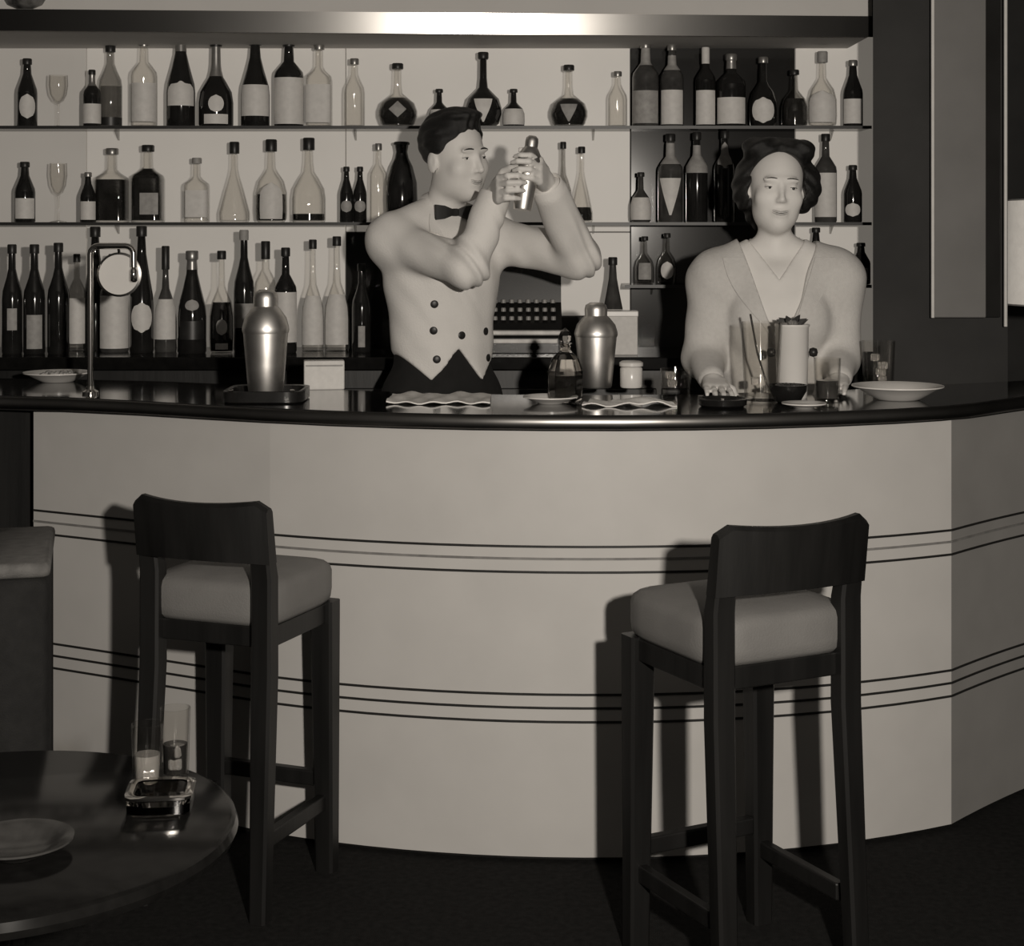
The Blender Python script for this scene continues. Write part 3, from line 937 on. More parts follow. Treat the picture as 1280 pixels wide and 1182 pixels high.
# beer tap with round white badge
p = on(113, 492)
o = thing('beer_tap', 'chrome tap arch with a round white badge on the left end of the bar', 'tap', p)
hp = (492 - 306) * S(p.y)
wp = 54 * S(p.y)
MB().lathe([(.0006, 0), (.022, 0), (.022, .006), (.012, .012), (.010, .02)], 20).build('base_flange', 'chrome', o, smooth=40)
arc = [(0, 0, .01), (0, 0, hp * .5), (0, 0, hp - .025)] + [(.022 * (1 - math.cos(a)), 0, hp - .025 + .022 * math.sin(a)) for a in (.4, .8, 1.2, 1.57)] + [(wp - .022, 0, hp - .003)] + \
      [(wp - .022 + .022 * math.sin(a), 0, hp - .025 + .022 * math.cos(a)) for a in (.4, .8, 1.2, 1.57)] + [(wp, 0, hp - .06)]
MB().tube(arc, .0085, 12).build('pipe', 'chrome', o, smooth=60)
MB().lathe([(.006, 0), (.010, .004), (.010, .03), (.005, .04)], 14, (wp, 0, hp - .10)).build('spout', 'chrome', o, smooth=50)
dm = Matrix.Rotation(math.pi / 2, 3, 'X')
dd = MB().lathe([(.0006, 0), (.054, 0), (.056, .003), (.054, .008), (.0006, .009)], 40, (.074, .02, hp - .080), mat3=dm).build('badge', 'china', o, smooth=40)
MB().lathe([(.054, -.001), (.060, 0), (.060, .008), (.054, .010), (.054, -.001)], 40, (.074, .02, hp - .080), mat3=dm).build('badge_rim', 'edge', dd, smooth=40)
MB().tube([(.074, .018, hp - .028), (.074, .004, hp - .004)], .004, 8).build('badge_hook', 'chrome', o, smooth=60)


def dish(name, label, p, R, h, m, cat='dish', food=None, tilt=0):
    o = thing(name, label, cat, p)
    MB().lathe([(.0006, 0), (R * .45, 0), (R * .5, .003), (R * .68, h * .45), (R * .85, h * .8), (R, h), (R, h + .003), (R * .84, h * .8 + .005), (R * .66, h * .45 + .005), (R * .48, .007), (.0006, .006)], 40).build('plate', m, o, smooth=60)
    if food:
        rr = random.Random(len(label))
        b = MB()
        for i in range(food):
            a, q = rr.random() * 6.28, math.sqrt(rr.random()) * R * .52
            r = .006 + rr.random() * .004
            b.lathe([(.0004, -r), (r * .8, -r * .5), (r, 0), (r * .75, r * .6), (.0004, r)], 7, (q * math.cos(a), q * math.sin(a), .013 + rr.random() * .012))
        f = b.build('nuts', 'food', o, smooth=60)
        f['kind'] = 'stuff'
    return o


dish('snack_dish', 'shallow pale dish of snacks at the left end of the bar', on(72, 477), .098, .026, 'china', food=60)


def shaker(name, label, p, R, h, base_r=None, cat='cocktail shaker', tiltm=None, m='silver'):
    o = thing(name, label, cat, p)
    MB().lathe([(.0006, 0), (R * .72, 0), (R * .76, .004), (R * .88, h * .3), (R, h * .60), (R * 1.0, h * .62), (R * .99, h * .63), (.0006, h * .63)], 36).build('tumbler', m, o, smooth=50)
    MB().lathe([(R * 1.02, h * .60), (R * 1.05, h * .63), (R * 1.03, h * .66), (R * .93, h * .74), (R * .66, h * .82), (R * .52, h * .85), (R * .50, h * .86), (.0006, h * .86)], 36).build('strainer_top', m, o, smooth=50)
    MB().lathe([(R * .54, h * .845), (R * .55, h * .92), (R * .50, h * .97), (R * .30, h), (.0006, h)], 28).build('cap', m, o, smooth=50)
    return o


# tall shaker standing in a dark square ashtray-like tray
p = on(334, 500)
o = thing('drip_tray', 'low black square tray under the tall silver shaker', 'tray', p)
k = S(p.y)
tr = MB()
ro, ri = 50 * k, 44 * k
for (r, z) in ():
    pass
MB().lathe([(.0006, 0), (ro * .95, 0), (ro, .004), (ro, .030), (ro * .97, .032), (ri, .030), (ri * .96, .008), (.0006, .007)], 32, sq=7.0).build('tray', 'ebony', o, smooth=40)
for sx in (-1, 1):
    MB().box((sx * ro * 0.75, -ro * .98, .034), (.012, .012, .006), bev=.002).build('rest', 'chrome', o)
shaker('cocktail_shaker', 'tall silver cocktail shaker in the black tray on the left half of the bar', p + Vector((-.004, 0, .0072)), 28 * k, (500 - 362) * k - .007)
# white carton beside it
p = on(405, 486)
o = thing('carton', 'small white card box on the bar right of the tall silver shaker', 'box', p, math.radians(8))
k = S(p.y)
MB().box((0, 0, 18 * k), (50 * k, .05, 36 * k), bev=.003).build('box', 'paper', o)
MB().box((0, -.0255, 30 * k), (46 * k, .002, 2 * k)).build('flap_edge', 'greypaper', o)

# white bar towel lying on the top
p = on(550, 500)
nx, ny = 26, 16
tw, td = .262, .235
V, F = [], []
for j in range(ny + 1):
    for i in range(nx + 1):
        u, v = i / nx * 2 - 1, j / ny * 2 - 1
        z = .004 + .003 * math.sin(u * 6 + v * 2) * math.sin(v * 4 + 1) + .0025 * math.sin(u * 13 - v * 3)
        V.append((u * tw / 2, v * td / 2 + .012 * math.sin(u * 5.5) * (v < 0) * -v, max(.0006, z)))
for j in range(ny):
    for i in range(nx):
        q = j * (nx + 1) + i
        F.append((q, q + 1, q + nx + 2, q + nx + 1))
nn = len(V)
V2 = [(x, y, z + .0035) for x, y, z in V]
tb_ = MB().add(V, F)
tb_.add(V2, F)
edge = [i for i in range(nx + 1)] + [(j + 1) * (nx + 1) - 1 for j in range(1, ny + 1)] + [ny * (nx + 1) + i for i in range(nx - 1, -1, -1)] + [j * (nx + 1) for j in range(ny - 1, 0, -1)]
for a_, b_ in zip(edge, edge[1:] + edge[:1]):
    tb_.f.append((a_, b_, b_ + nn, a_ + nn))
t_ = tb_.build('bar_towel', 'cloth', None, smooth=60, loc=p)
tag(t_, 'white bar towel lying on the bar in front of the man', 'towel')

# ---------------- right half
def tumbler(name, label, p, R, h, ice=0, taper=.86, liq=None, cat='glass'):
    o = thing(name, label, cat, p)
    MB().lathe([(.0006, 0), (R * taper, 0), (R * taper * 1.02, .004), (R, h), (R - .0022, h), (R * taper - .002, .012), (.0006, .010)], 28).build('glass_body', 'clear', o, smooth=50)
    if liq:
        f, lm = liq
        rt = R * (taper + (1 - taper) * f) - .0032
        MB().lathe([(.0006, .0125), (R * taper - .003, .0125), (rt, h * f), (.0006, h * f)], 24).build('drink', lm, o, smooth=40)
    rr = random.Random(len(label))
    for i in range(ice):
        a = rr.random() * 6.28
        MB().box((R * .35 * math.cos(a), R * .35 * math.sin(a), .03 + i * .02), (.022, .022, .02), rz=rr.random() * 3, bev=.004).build('ice_cube', 'ice', o)
    return o


p = on(688, 504)
dish('small_dish', 'small pale dish left of the glass cruet on the bar', p, .070, .016, 'china')
p = on(706, 500) + Vector((.0, -.03, 0))
k = S(p.y)
o = thing('cruet', 'small cut-glass cruet with pointed stopper left of the silver shaker', 'cruet', p)
hh = (500 - 408) * k
MB().lathe([(.0006, 0), (.040, 0), (.046, .01), (.047, hh * .42), (.036, hh * .58), (.016, hh * .68), (.013, hh * .76), (.018, hh * .79), (.014, hh * .79), (.010, hh * .74), (.032, hh * .56), (.043, hh * .42), (.042, .012), (.0006, .010)], 10).build('glass_body', 'crystal', o, smooth=20)
MB().lathe([(.0006, .0108), (.040, .0125), (.0415, hh * .36), (.0006, hh * .36)], 10).build('bitters', 'liquid', o, smooth=20)
MB().lathe([(.008, hh * .74), (.010, hh * .80), (.020, hh * .86), (.012, hh * .95), (.0006, hh)], 8).build('stopper', 'crystal', o)
p = on(745, 484) + Vector((0, .0, 0))
k = S(p.y)
shaker('cocktail_shaker', 'silver cocktail shaker with domed top beside the glass cruet', p, 26 * k, (484 - 378) * k)
p = on(789, 484)
o = thing('white_jar', 'small white jar with flat lid between shaker and tumbler', 'jar', p)
k = S(p.y)
MB().lathe([(.0006, 0), (13 * k, 0), (14 * k, .004), (14 * k, 24 * k), (12 * k, 26 * k), (.0006, 26 * k)], 24).build('jar_body', 'china', o, smooth=50)
MB().lathe([(14 * k, 26.2 * k), (15 * k, 27 * k), (15 * k, 31 * k), (12 * k, 33 * k), (.0006, 33 * k)], 24).build('lid', 'china', o, smooth=50)
p = on(785, 506)
V, F = [], []
nx, ny = 20, 10
for j in range(ny + 1):
    for i in range(nx + 1):
        u, v = i / nx * 2 - 1, j / ny * 2 - 1
        fold = .010 * max(0, math.sin(u * 3.1 + .4)) * (1 - v * v * .5) + .004 * math.sin(u * 9 + v * 4)
        V.append((u * .105 * (1 - .12 * v), v * .05 + .01 * math.sin(u * 4), max(.0008, .004 + fold)))
for j in range(ny):
    for i in range(nx):
        q = j * (nx + 1) + i
        F.append((q, q + 1, q + nx + 2, q + nx + 1))
b = MB().add(V, F)
b.add([(x, y, z + .003) for x, y, z in V], F)
nn = len(V)
edge = [i for i in range(nx + 1)] + [(j + 1) * (nx + 1) - 1 for j in range(1, ny + 1)] + [ny * (nx + 1) + i for i in range(nx - 1, -1, -1)] + [j * (nx + 1) for j in range(ny - 1, 0, -1)]
for a_, b_ in zip(edge, edge[1:] + edge[:1]):
    b.f.append((a_, b_, b_ + nn, a_ + nn))
tag(b.build('napkin', 'cloth', None, smooth=60, loc=p), 'crumpled white napkin on the bar in front of the white jar', 'napkin')

p = on(845, 492)
k = S(p.y)
tumbler('tumbler', 'short cut tumbler with ice left of the woman\'s sleeve', p, 20 * k, 32 * k, ice=2)
p = on(903, 508)
k = S(p.y)
o = thing('ashtray', 'round dark ashtray at the woman\'s resting hand', 'ashtray', p)
MB().lathe([(.0006, 0), (.052, 0), (.060, .006), (.062, .020), (.056, .022), (.048, .010), (.0006, .008)], 32).build('dish', 'ebony', o, smooth=40)
for a in (0.6, 2.7, 4.6):
    MB().box((.057 * math.cos(a), .057 * math.sin(a), .0225), (.012, .008, .005), rz=a, bev=.001).build('rest', 'chrome', o)

# large mixing glass
p = on(952, 500)
k = S(p.y)
o = tumbler('mixing_glass', 'tall clear mixing glass in front of the woman\'s jacket', p, 26 * k, 98 * k, ice=2, taper=.80)
MB().tube([(.02, .0, .02), (-.012, -.004, 60 * k), (-.03, -.008, 108 * k)], .0028, 8).build('bar_spoon', 'chrome', o, smooth=60)
# silver ice bucket
p = on(990, 497)
k = S(p.y)
o = thing('ice_bucket', 'pale straight-sided ice pail with two dark handle knobs before the woman', 'ice bucket', p)
Rb, hb = 21 * k, 92 * k
MB().lathe([(.0006, 0), (Rb * .86, 0), (Rb * .9, .004), (Rb, hb * .96), (Rb * 1.05, hb * .97), (Rb * 1.05, hb), (Rb * .97, hb), (Rb * .84, .01), (.0006, .01)], 32).build('pail', 'china', o, smooth=50)
for sx in (-1, 1):
    MB().lathe([(.0006, -.012), (.010, -.009), (.013, 0), (.010, .009), (.0006, .012)], 14, (sx * (Rb + .011), -.004, hb * .62), mat3=Matrix.Rotation(math.pi / 2, 3, 'Y')).build('knob', 'darkcap', o, smooth=60)
rr = random.Random(3)
for i in range(7):
    a = i * 0.9
    MB().box((Rb * .5 * math.cos(a), Rb * .5 * math.sin(a), hb * .94 + .006 * (i % 3)), (.024, .022, .022), rz=i, bev=.004).build('ice_cube', 'ice', o)
for i in range(9):
    a = i * 2.4
    r0 = Vector((Rb * .3 * math.cos(a), Rb * .3 * math.sin(a), hb * .95))
    tip = r0 + Vector((.030 * math.cos(a), .020 * math.sin(a), .022 + .004 * (i % 4)))
    sd = (tip - r0).cross(Vector((0, 1, .3))).normalized() * .008
    mdl = (r0 + tip) / 2 + Vector((0, 0, .006))
    MB().add([r0, mdl + sd, tip, mdl - sd, mdl + Vector((0, .002, .003))], [(0, 1, 4), (1, 2, 4), (2, 3, 4), (3, 0, 4), (0, 3, 2, 1)]).build('mint_leaf', 'olive', o)
# cocktail cherries on sticks in a squat jar
p = on(985, 503)
k = S(p.y)
o = thing('olive_bowl', 'squat black bowl of olives in front of the ice pail', 'bowl', p)
MB().lathe([(.0006, 0), (.026, 0), (.032, .004), (.047, .030), (.049, .046), (.045, .046), (.042, .030), (.028, .010), (.0006, .008)], 28).build('bowl', 'ebony', o, smooth=50)
for i in range(8):
    a = i * .785
    q = .026 if i < 7 else 0
    MB().lathe([(.0004, -.009), (.007, -.005), (.009, 0), (.007, .005), (.0004, .009)], 10, (q * math.cos(a), q * math.sin(a), .040)).build('olive', 'olive', o, smooth=60)
p = on(1034, 503)
k = S(p.y)
tumbler('tumbler', 'slim clear tumbler between the ice pail and the tumbler of ice', p, 17 * k, 56 * k, ice=1, liq=(.5, 'mid'))
p = on(945, 510)
dish('saucer', 'white saucer with thin rim right in front of the mixing glass', p + Vector((.12, .01, 0)), .055, .010, 'china')
p = on(1098, 488)
k = S(p.y)
tumbler('tumbler', 'wide tumbler full of ice behind the white dish at right', p, 21 * k, 62 * k, ice=4)
p = on(1122, 499)
dish('serving_dish', 'wide white flared dish at the right end of the bar', p, .118, .034, 'china', cat='dish')

# ================================================================== THINGS ON THE LOW TABLE


def ont(px, py):
    Y = (CAMZ - ZTB) * FPX / (py - HOR)
    return Vector(((px - 640) / FPX * Y, Y, ZTB))


p = ont(201, 1008)
o = thing('ashtray', 'square clear glass ashtray with bright rim on the low table', 'ashtray', p, math.radians(6))
MB().lathe([(.0006, 0), (.046, 0), (.050, .004), (.051, .026), (.048, .029), (.038, .028), (.032, .012), (.0006, .010)], 32, sq=6.0).build('dish', 'crystal', o, smooth=35)
MB().lathe([(.0505, .024), (.0525, .026), (.0525, .030), (.047, .032), (.040, .030), (.042, .028), (.049, .029)], 32, sq=6.0, closed=True).build('rim', 'chrome', o, smooth=35)
p = ont(184, 988)
k = S(p.y)
tumbler('tumbler', 'clear tumbler with pale drink, left of two behind the ashtray on the low table', p, 20 * k, 84 * k, ice=1, liq=(.55, 'paleliq'))
p = ont(219, 974)
k = S(p.y)
tumbler('tumbler', 'taller clear tumbler with dark drink, right of two behind the ashtray on the low table', p, 19 * k, 90 * k, ice=2, liq=(.50, 'liquid'))
p = ont(22, 1068)
dish('snack_dish', 'grey glass dish cut off by the left edge of the low table', p, .080, .022, 'smoke')

# floor lamp at the right edge
o = thing('floor_lamp', 'white drum shade of a floor lamp cut off by the right edge', 'lamp', (1.835, 5.62, 0))
zs0, zs1 = zz(380, 5.62), zz(250, 5.62)
sh = MB().lathe([(.185, zs0), (.172, zs1), (.169, zs1), (.182, zs0)], 48, closed=True).build('lamp_shade', mat('lamp_shade_cloth', .75, .9, emit=.22, bump=.2), o, smooth=40)
for z, r in ((zs0, .1855), (zs1, .1725)):
    MB().tube([(r * math.cos(a * math.pi / 16), r * math.sin(a * math.pi / 16), z) for a in range(33)], .003, 6).build('trim_band', 'greypaper', sh, smooth=60)
MB().lathe([(.014, .03), (.012, .6), (.012, zs0 + .1), (.016, zs0 + .12), (.0006, zs0 + .13)], 16).build('pole', 'chrome', o, smooth=50)
MB().lathe([(.0006, 0), (.15, 0), (.15, .012), (.13, .022), (.02, .034), (.0006, .034)], 40).build('base', 'chrome', o, smooth=40)
MB().tube([(-.172, 0, zs0 + .20), (0, 0, zs0 + .20), (.172, 0, zs0 + .20)], .003, 6).build('shade_carrier', 'chrome', o)
MB().lathe([(.012, zs0 + .12), (.030, zs0 + .18), (.034, zs0 + .22), (.02, zs0 + .26), (.0006, zs0 + .265)], 16).build('bulb', 'paper', o, smooth=60)

# ================================================================== PEOPLE
from mathutils.bvhtree import BVHTree


class Field:
    """signed distance grid; smooth unions of tapered limbs and ellipsoids, meshed by surface nets"""

    def __init__(s, lo, hi, h):
        s.lo = np.array(lo, np.float32)
        s.h = h
        s.n = np.ceil((np.array(hi) - np.array(lo)) / h).astype(int) + 1
        s.F = np.full(tuple(s.n), 0.5, np.float32)
        s.ax = [s.lo[i] + h * np.arange(s.n[i], dtype=np.float32) for i in range(3)]

    def win(s, lo, hi):
        i0 = np.clip(np.floor((np.array(lo) - s.lo) / s.h).astype(int), 0, s.n)
        i1 = np.clip(np.ceil((np.array(hi) - s.lo) / s.h).astype(int) + 1, 0, s.n)
        sl = tuple(slice(a, b) for a, b in zip(i0, i1))
        X = s.ax[0][sl[0]][:, None, None]
        Y = s.ax[1][sl[1]][None, :, None]
        Z = s.ax[2][sl[2]][None, None, :]
        return sl, X, Y, Z

    def join(s, sl, d, k, sub=False):
        f = s.F[sl]
        if sub:
            d = -d
            if k > 0:
                hh = np.clip(0.5 - 0.5 * (f - d) / k, 0, 1)
                s.F[sl] = f + (d - f) * hh + k * hh * (1 - hh)
            else:
                s.F[sl] = np.maximum(f, d)
            return
        if k > 0:
            hh = np.clip(0.5 + 0.5 * (f - d) / k, 0, 1)
            s.F[sl] = f + (d - f) * hh - k * hh * (1 - hh)
        else:
            s.F[sl] = np.minimum(f, d)

    def cone(s, a, b, ra, rb, k=0.02):
        a, b = np.array(a, np.float32), np.array(b, np.float32)
        m = max(ra, rb) + 2 * k + 0.02
        sl, X, Y, Z = s.win(np.minimum(a, b) - m, np.maximum(a, b) + m)
        d = b - a
        L2 = float(d @ d) + 1e-9
        t = np.clip(((X - a[0]) * d[0] + (Y - a[1]) * d[1] + (Z - a[2]) * d[2]) / L2, 0, 1)
        q = np.sqrt((X - a[0] - d[0] * t) ** 2 + (Y - a[1] - d[1] * t) ** 2 + (Z - a[2] - d[2] * t) ** 2)
        s.join(sl, q - (ra + (rb - ra) * t), k)

    def ell(s, c, r, Mx=None, k=0.02, sub=False):
        """ellipsoid with centre c, radii r in the frame Mx (4x4)"""
        Mx = Mx or Matrix.Identity(4)
        cw = Mx @ Vector(c)
        sc = Mx.to_scale()[0]
        m = max(r) * sc + 2 * k + 0.02
        sl, X, Y, Z = s.win(np.array(cw) - m, np.array(cw) + m)
        I = np.array(Mx.inverted(), np.float32)
        P = [I[i, 0] * X + I[i, 1] * Y + I[i, 2] * Z + I[i, 3] - c[i] for i in range(3)]
        k0 = np.sqrt((P[0] / r[0]) ** 2 + (P[1] / r[1]) ** 2 + (P[2] / r[2]) ** 2)
        k1 = np.sqrt((P[0] / r[0] ** 2) ** 2 + (P[1] / r[1] ** 2) ** 2 + (P[2] / r[2] ** 2) ** 2) + 1e-6
        s.join(sl, k0 * (k0 - 1) / k1 * sc, k, sub)

    def local(s, Mx):
        I = np.array(Mx.inverted(), np.float32)
        X, Y, Z = s.ax[0][:, None, None], s.ax[1][None, :, None], s.ax[2][None, None, :]
        return [I[i, 0] * X + I[i, 1] * Y + I[i, 2] * Z + I[i, 3] for i in range(3)]

    def clip(s, g):
        """keep where g < 0"""
        s.F = np.maximum(s.F, g.astype(np.float32))

    def mesh(s):
        F = s.F
        F[0] = F[-1] = 0.5
        F[:, 0] = F[:, -1] = 0.5
        F[:, :, 0] = F[:, :, -1] = 0.5
        S_ = F < 0
        cnt = np.zeros(tuple(s.n - 1), np.int8)
        offs = [(i, j, k) for i in (0, 1) for j in (0, 1) for k in (0, 1)]
        sh = lambda A, o: A[o[0]:A.shape[0] - 1 + o[0], o[1]:A.shape[1] - 1 + o[1], o[2]:A.shape[2] - 1 + o[2]]
        for of in offs:
            cnt += sh(S_, of)
        act = (cnt > 0) & (cnt < 8)
        idx = np.argwhere(act)
        ids = -np.ones(act.shape, np.int64)
        ids[act] = np.arange(len(idx))
        val = np.stack([F[idx[:, 0] + o[0], idx[:, 1] + o[1], idx[:, 2] + o[2]] for o in offs], 1)
        pos = np.zeros((len(idx), 3))
        num = np.zeros(len(idx))
        for a in range(8):
            for b in range(a + 1, 8):
                oa, ob = np.array(offs[a]), np.array(offs[b])
                if abs(oa - ob).sum() != 1:
                    continue
                fa, fb = val[:, a], val[:, b]
                mk = (fa < 0) != (fb < 0)
                t = np.where(mk, fa / np.where(mk, fa - fb, 1), 0)
                pos += mk[:, None] * (oa + (ob - oa) * t[:, None])
                num += mk
        P = (idx + pos / num[:, None]) * s.h + s.lo
        Q = []
        for axis in range(3):
            o = [0, 0, 0]
            o[axis] = 1
            A_ = S_[:S_.shape[0] - o[0], :S_.shape[1] - o[1], :S_.shape[2] - o[2]]
            B_ = S_[o[0]:, o[1]:, o[2]:]
            e = np.argwhere(A_ != B_)
            u, v = (axis + 1) % 3, (axis + 2) % 3
            ok = (e[:, u] > 0) & (e[:, v] > 0) & (e[:, u] < s.n[u] - 1) & (e[:, v] < s.n[v] - 1)
            e = e[ok]
            ins = S_[e[:, 0], e[:, 1], e[:, 2]]

            def cell(du, dv):
                c = e.copy()
                c[:, u] += du
                c[:, v] += dv
                return ids[c[:, 0], c[:, 1], c[:, 2]]
            q = np.stack([cell(-1, -1), cell(0, -1), cell(0, 0), cell(-1, 0)], 1)
            q[~ins] = q[~ins][:, ::-1]
            Q.append(q)
        Q = np.concatenate(Q)
        Q = Q[(Q >= 0).all(1)]
        return P, Q

    def build(s, name, m, parent):
        P, Q = s.mesh()
        me = bpy.data.meshes.new(name)
        me.vertices.add(len(P))
        me.vertices.foreach_set('co', P.astype(np.float32).ravel())
        me.loops.add(len(Q) * 4)
        me.loops.foreach_set('vertex_index', Q.astype(np.int32).ravel())
        me.polygons.add(len(Q))
        me.polygons.foreach_set('loop_start', np.arange(0, len(Q) * 4, 4, dtype=np.int32))
        me.polygons.foreach_set('use_smooth', np.ones(len(Q), bool))
        me.update(calc_edges=True)
        me.validate()
        me.materials.append(M[m])
        o = bpy.data.objects.new(name, me)
        COL.objects.link(o)
        o.parent = parent
        return o


def bvh_of(o):
    me = o.data
    return BVHTree.FromPolygons([v.co.copy() for v in me.vertices], [tuple(p.vertices) for p in me.polygons])


def hand(f, wrist, d, n, sgn, bends, sc=1.0, spread=0.0):
    """palm, four unequal bent fingers and a thumb that leaves the side of the palm"""
    d = Vector(d).normalized()
    n = Vector(n)
    n = (n - d * n.dot(d)).normalized()
    s = d.cross(n) * sgn
    w0 = Vector(wrist)
    ks = [w0 + d * (q * sc) + s * (o * sc) for q, o in ((.088, .030), (.092, .010), (.088, -.010), (.080, -.029))]
    for kp, o in zip(ks, (.016, .006, -.006, -.016)):
        f.cone(w0 + s * (o * sc), kp, .017 * sc, .0115 * sc, .010)
    for i, (kp, lens) in enumerate(zip(ks, ((.042, .026, .021), (.046, .029, .022), (.042, .027, .022), (.034, .020, .019)))):
        p = kp
        fan = s * (spread * (1.5 - i))
        for L_, a, r0, r1 in zip(lens, bends, (.0098, .0088, .0080), (.0088, .0080, .0068)):
            dv = (d + fan).normalized() * math.cos(a) + n * math.sin(a)
            q = p + dv * (L_ * sc)
            f.cone(p, q, r0 * sc, r1 * sc, .003)
            p = q
    t0 = w0 + d * (.028 * sc) + s * (.024 * sc)
    t1 = t0 + (d * .55 + s * .65 + n * .35).normalized() * (.040 * sc)
    t2 = t1 + (d * .75 + s * .25 + n * .6).normalized() * (.032 * sc)
    t3 = t2 + (d * .7 - s * .05 + n * .7).normalized() * (.026 * sc)
    f.cone(t0, t1, .015 * sc, .0115 * sc, .008)
    f.cone(t1, t2, .0112 * sc, .0100 * sc, .004)
    f.cone(t2, t3, .0100 * sc, .0080 * sc, .004)


def head_prims(f, H, female=False):
    w_ = 0.96 if female else 1.0
    f.ell((0, .014, .042), (.073, .093, .086), H, .02)
    f.ell((0, -.024, -.022), (.062 * w_, .066, .086), H, .03)
    f.ell((0, -.054, -.084), (.026 * w_, .028, .022), H, .03)
    for sx in (-1, 1):
        f.ell((sx * (.036 if not female else .030), -.018, -.054), (.022, .044, .030), H, .03)      # jaw
        f.ell((sx * .039, -.060, -.018), (.021, .019, .020), H, .025)         # cheek
        f.ell((sx * .026, -.080, .030), (.024, .008, .006), H, .014)          # brow
    for sx in (-1, 1):
        f.ell((sx * .031, -.096, .010), (.017, .012, .009), H, .012, sub=True)  # sockets
    fc = lambda a, b, ra, rb, k: f.cone(H @ Vector(a), H @ Vector(b), ra, rb, k)
    q = .85 if female else 1.0
    fc((0, -.084, .020), (0, -.088 - .016 * q, -.022), .0060 * q, .0100 * q, .012)
    for sx in (-1, 1):
        f.ell((sx * .010 * q, -.092, -.025), (.0075 * q, .009, .006), H, .006)
        f.ell((sx * .073, .012, -.004), (.008, .019, .030), H, .006)          # ear
        f.ell((sx * .083, .002, .002), (.006, .008, .014), H, .004, sub=True)
    f.ell((0, -.085, -.0525), (.020, .008, .0050), H, .008)
    f.ell((0, -.084, -.0625), (.017, .008, .0055), H, .008)


def face_bits(body, bv, H, parent, smile=.002, brow=1.0):
    """eyes, brows and lips set on the head"""
    fwd = (H.to_3x3() @ Vector((0, -1, 0))).normalized()

    def surf(x, z):
        o = H @ Vector((x, -.20, z))
        hit = bv.ray_cast(o, -fwd)
        return hit[0] if hit[0] is not None else H @ Vector((x, -.08, z))
    R3 = H.to_3x3().normalized()
    sc = H.to_scale()[0]
    re = .0122
    for sx in (-1, 1):
        ce = Vector((sx * .031, -.0690, .0085))
        c = H @ ce
        e = MB().lathe([(.0004, -re * sc)] + [(re * sc * math.cos(a), re * sc * math.sin(a)) for a in (-1.2, -.8, -.4, 0, .4, .8, 1.2)] + [(.0004, re * sc)], 20, c).build('eye', 'sclera', body, smooth=60)
        ic = H @ (ce + Vector((.001, -re + .0016, .0005)))
        MB().lathe([(.0004, -.0024), (.0036, -.0016), (.0050, 0), (.0036, .0016), (.0004, .0024)], 14, ic, mat3=R3 @ Matrix.Rotation(math.pi / 2, 3, 'X')).build('iris', 'iris', e, smooth=60)
        # upper and lower lids: skin-coloured shells hugging the eyeball
        for lo, hi in ((.22, 1.35), (-1.2, -.36)):
            V, F = [], []
            rl = re + .0012
            for j in range(6):
                el = lo + (hi - lo) * j / 5
                for i in range(11):
                    az = -1.15 + 2.3 * i / 10
                    ee = el * (1 - .55 * (az / 1.15) ** 2) if lo > 0 else el * (1 - .4 * (az / 1.15) ** 2)
                    V.append(H @ (ce + Vector((rl * math.sin(az) * math.cos(ee), -rl * math.cos(az) * math.cos(ee), rl * math.sin(ee)))))
            for j in range(5):
                for i in range(10):
                    F.append((j * 11 + i, j * 11 + i + 1, (j + 1) * 11 + i + 1, (j + 1) * 11 + i))
            MB().add(V, F).build('eyelid', 'skin', body, smooth=80)
            if lo > 0:
                MB().tube([Vector(V[i]) + fwd * .0004 for i in range(11)], [.0004] + [.0009] * 9 + [.0004], 6).build('lashes', 'iris', body, smooth=60)
        pts = [surf(sx * (.013 + .031 * t), .0285 + .006 * math.sin(math.pi * (.25 + .6 * t))) + fwd * .0006 for t in (0, .25, .5, .75, 1)]
        MB().tube(pts, [.0016 * brow, .0026 * brow, .0026 * brow, .0020 * brow, .0008], 6).build('eyebrow', 'hair', body, smooth=60)
    for z0, rs in ((-.0535, [.0006, .0024, .0018, .0024, .0006]), (-.0610, [.0006, .0028, .0034, .0028, .0006])):
        pts = [surf(t * .021, z0 + smile * t * t) for t in (-1, -.5, 0, .5, 1)]
        MB().tube(pts, rs, 8).build('lip', 'lips', body, smooth=60)
    pts = [surf(t * .021, -.0572 + smile * t * t) + fwd * .0007 for t in (-1, -.6, -.2, .2, .6, 1)]
    MB().tube(pts, [.0005, .0008, .0009, .0009, .0008, .0005], 6).build('mouth_line', 'iris', body, smooth=60)


def frame(loc, yaw, pitch=0, roll=0, sc=1.0):
    return Matrix.Translation(loc) @ Matrix.Rotation(yaw, 4, 'Z') @ Matrix.Rotation(roll, 4, 'Y') @ Matrix.Rotation(pitch, 4, 'X') @ Matrix.Scale(sc, 4)


def patch(bv, grid, origin_dir, off, th):
    """thin cloth patch draped on a surface: grid of 3D points is cast along origin_dir"""
    d = Vector(origin_dir).normalized()
    V = []
    for row in grid:
        for p in row:
            hit = bv.ray_cast(Vector(p) - d * 0.045, d)
            q = hit[0] if hit[0] is not None else Vector(p)
            V.append(q - d * off)
    ny, nx = len(grid), len(grid[0])
    F = [(j * nx + i, j * nx + i + 1, (j + 1) * nx + i + 1, (j + 1) * nx + i) for j in range(ny - 1) for i in range(nx - 1)]
    b = MB().add(V, F)
    n = len(V)
    b.add([v - d * th for v in V], F)
    ed = list(range(nx)) + [(j + 1) * nx - 1 for j in range(1, ny)] + [(ny - 1) * nx + i for i in range(nx - 2, -1, -1)] + [j * nx for j in range(ny - 2, 0, -1)]
    for a, c in zip(ed, ed[1:] + ed[:1]):
        b.f.append((a, c, c + n, a + n))
    return b


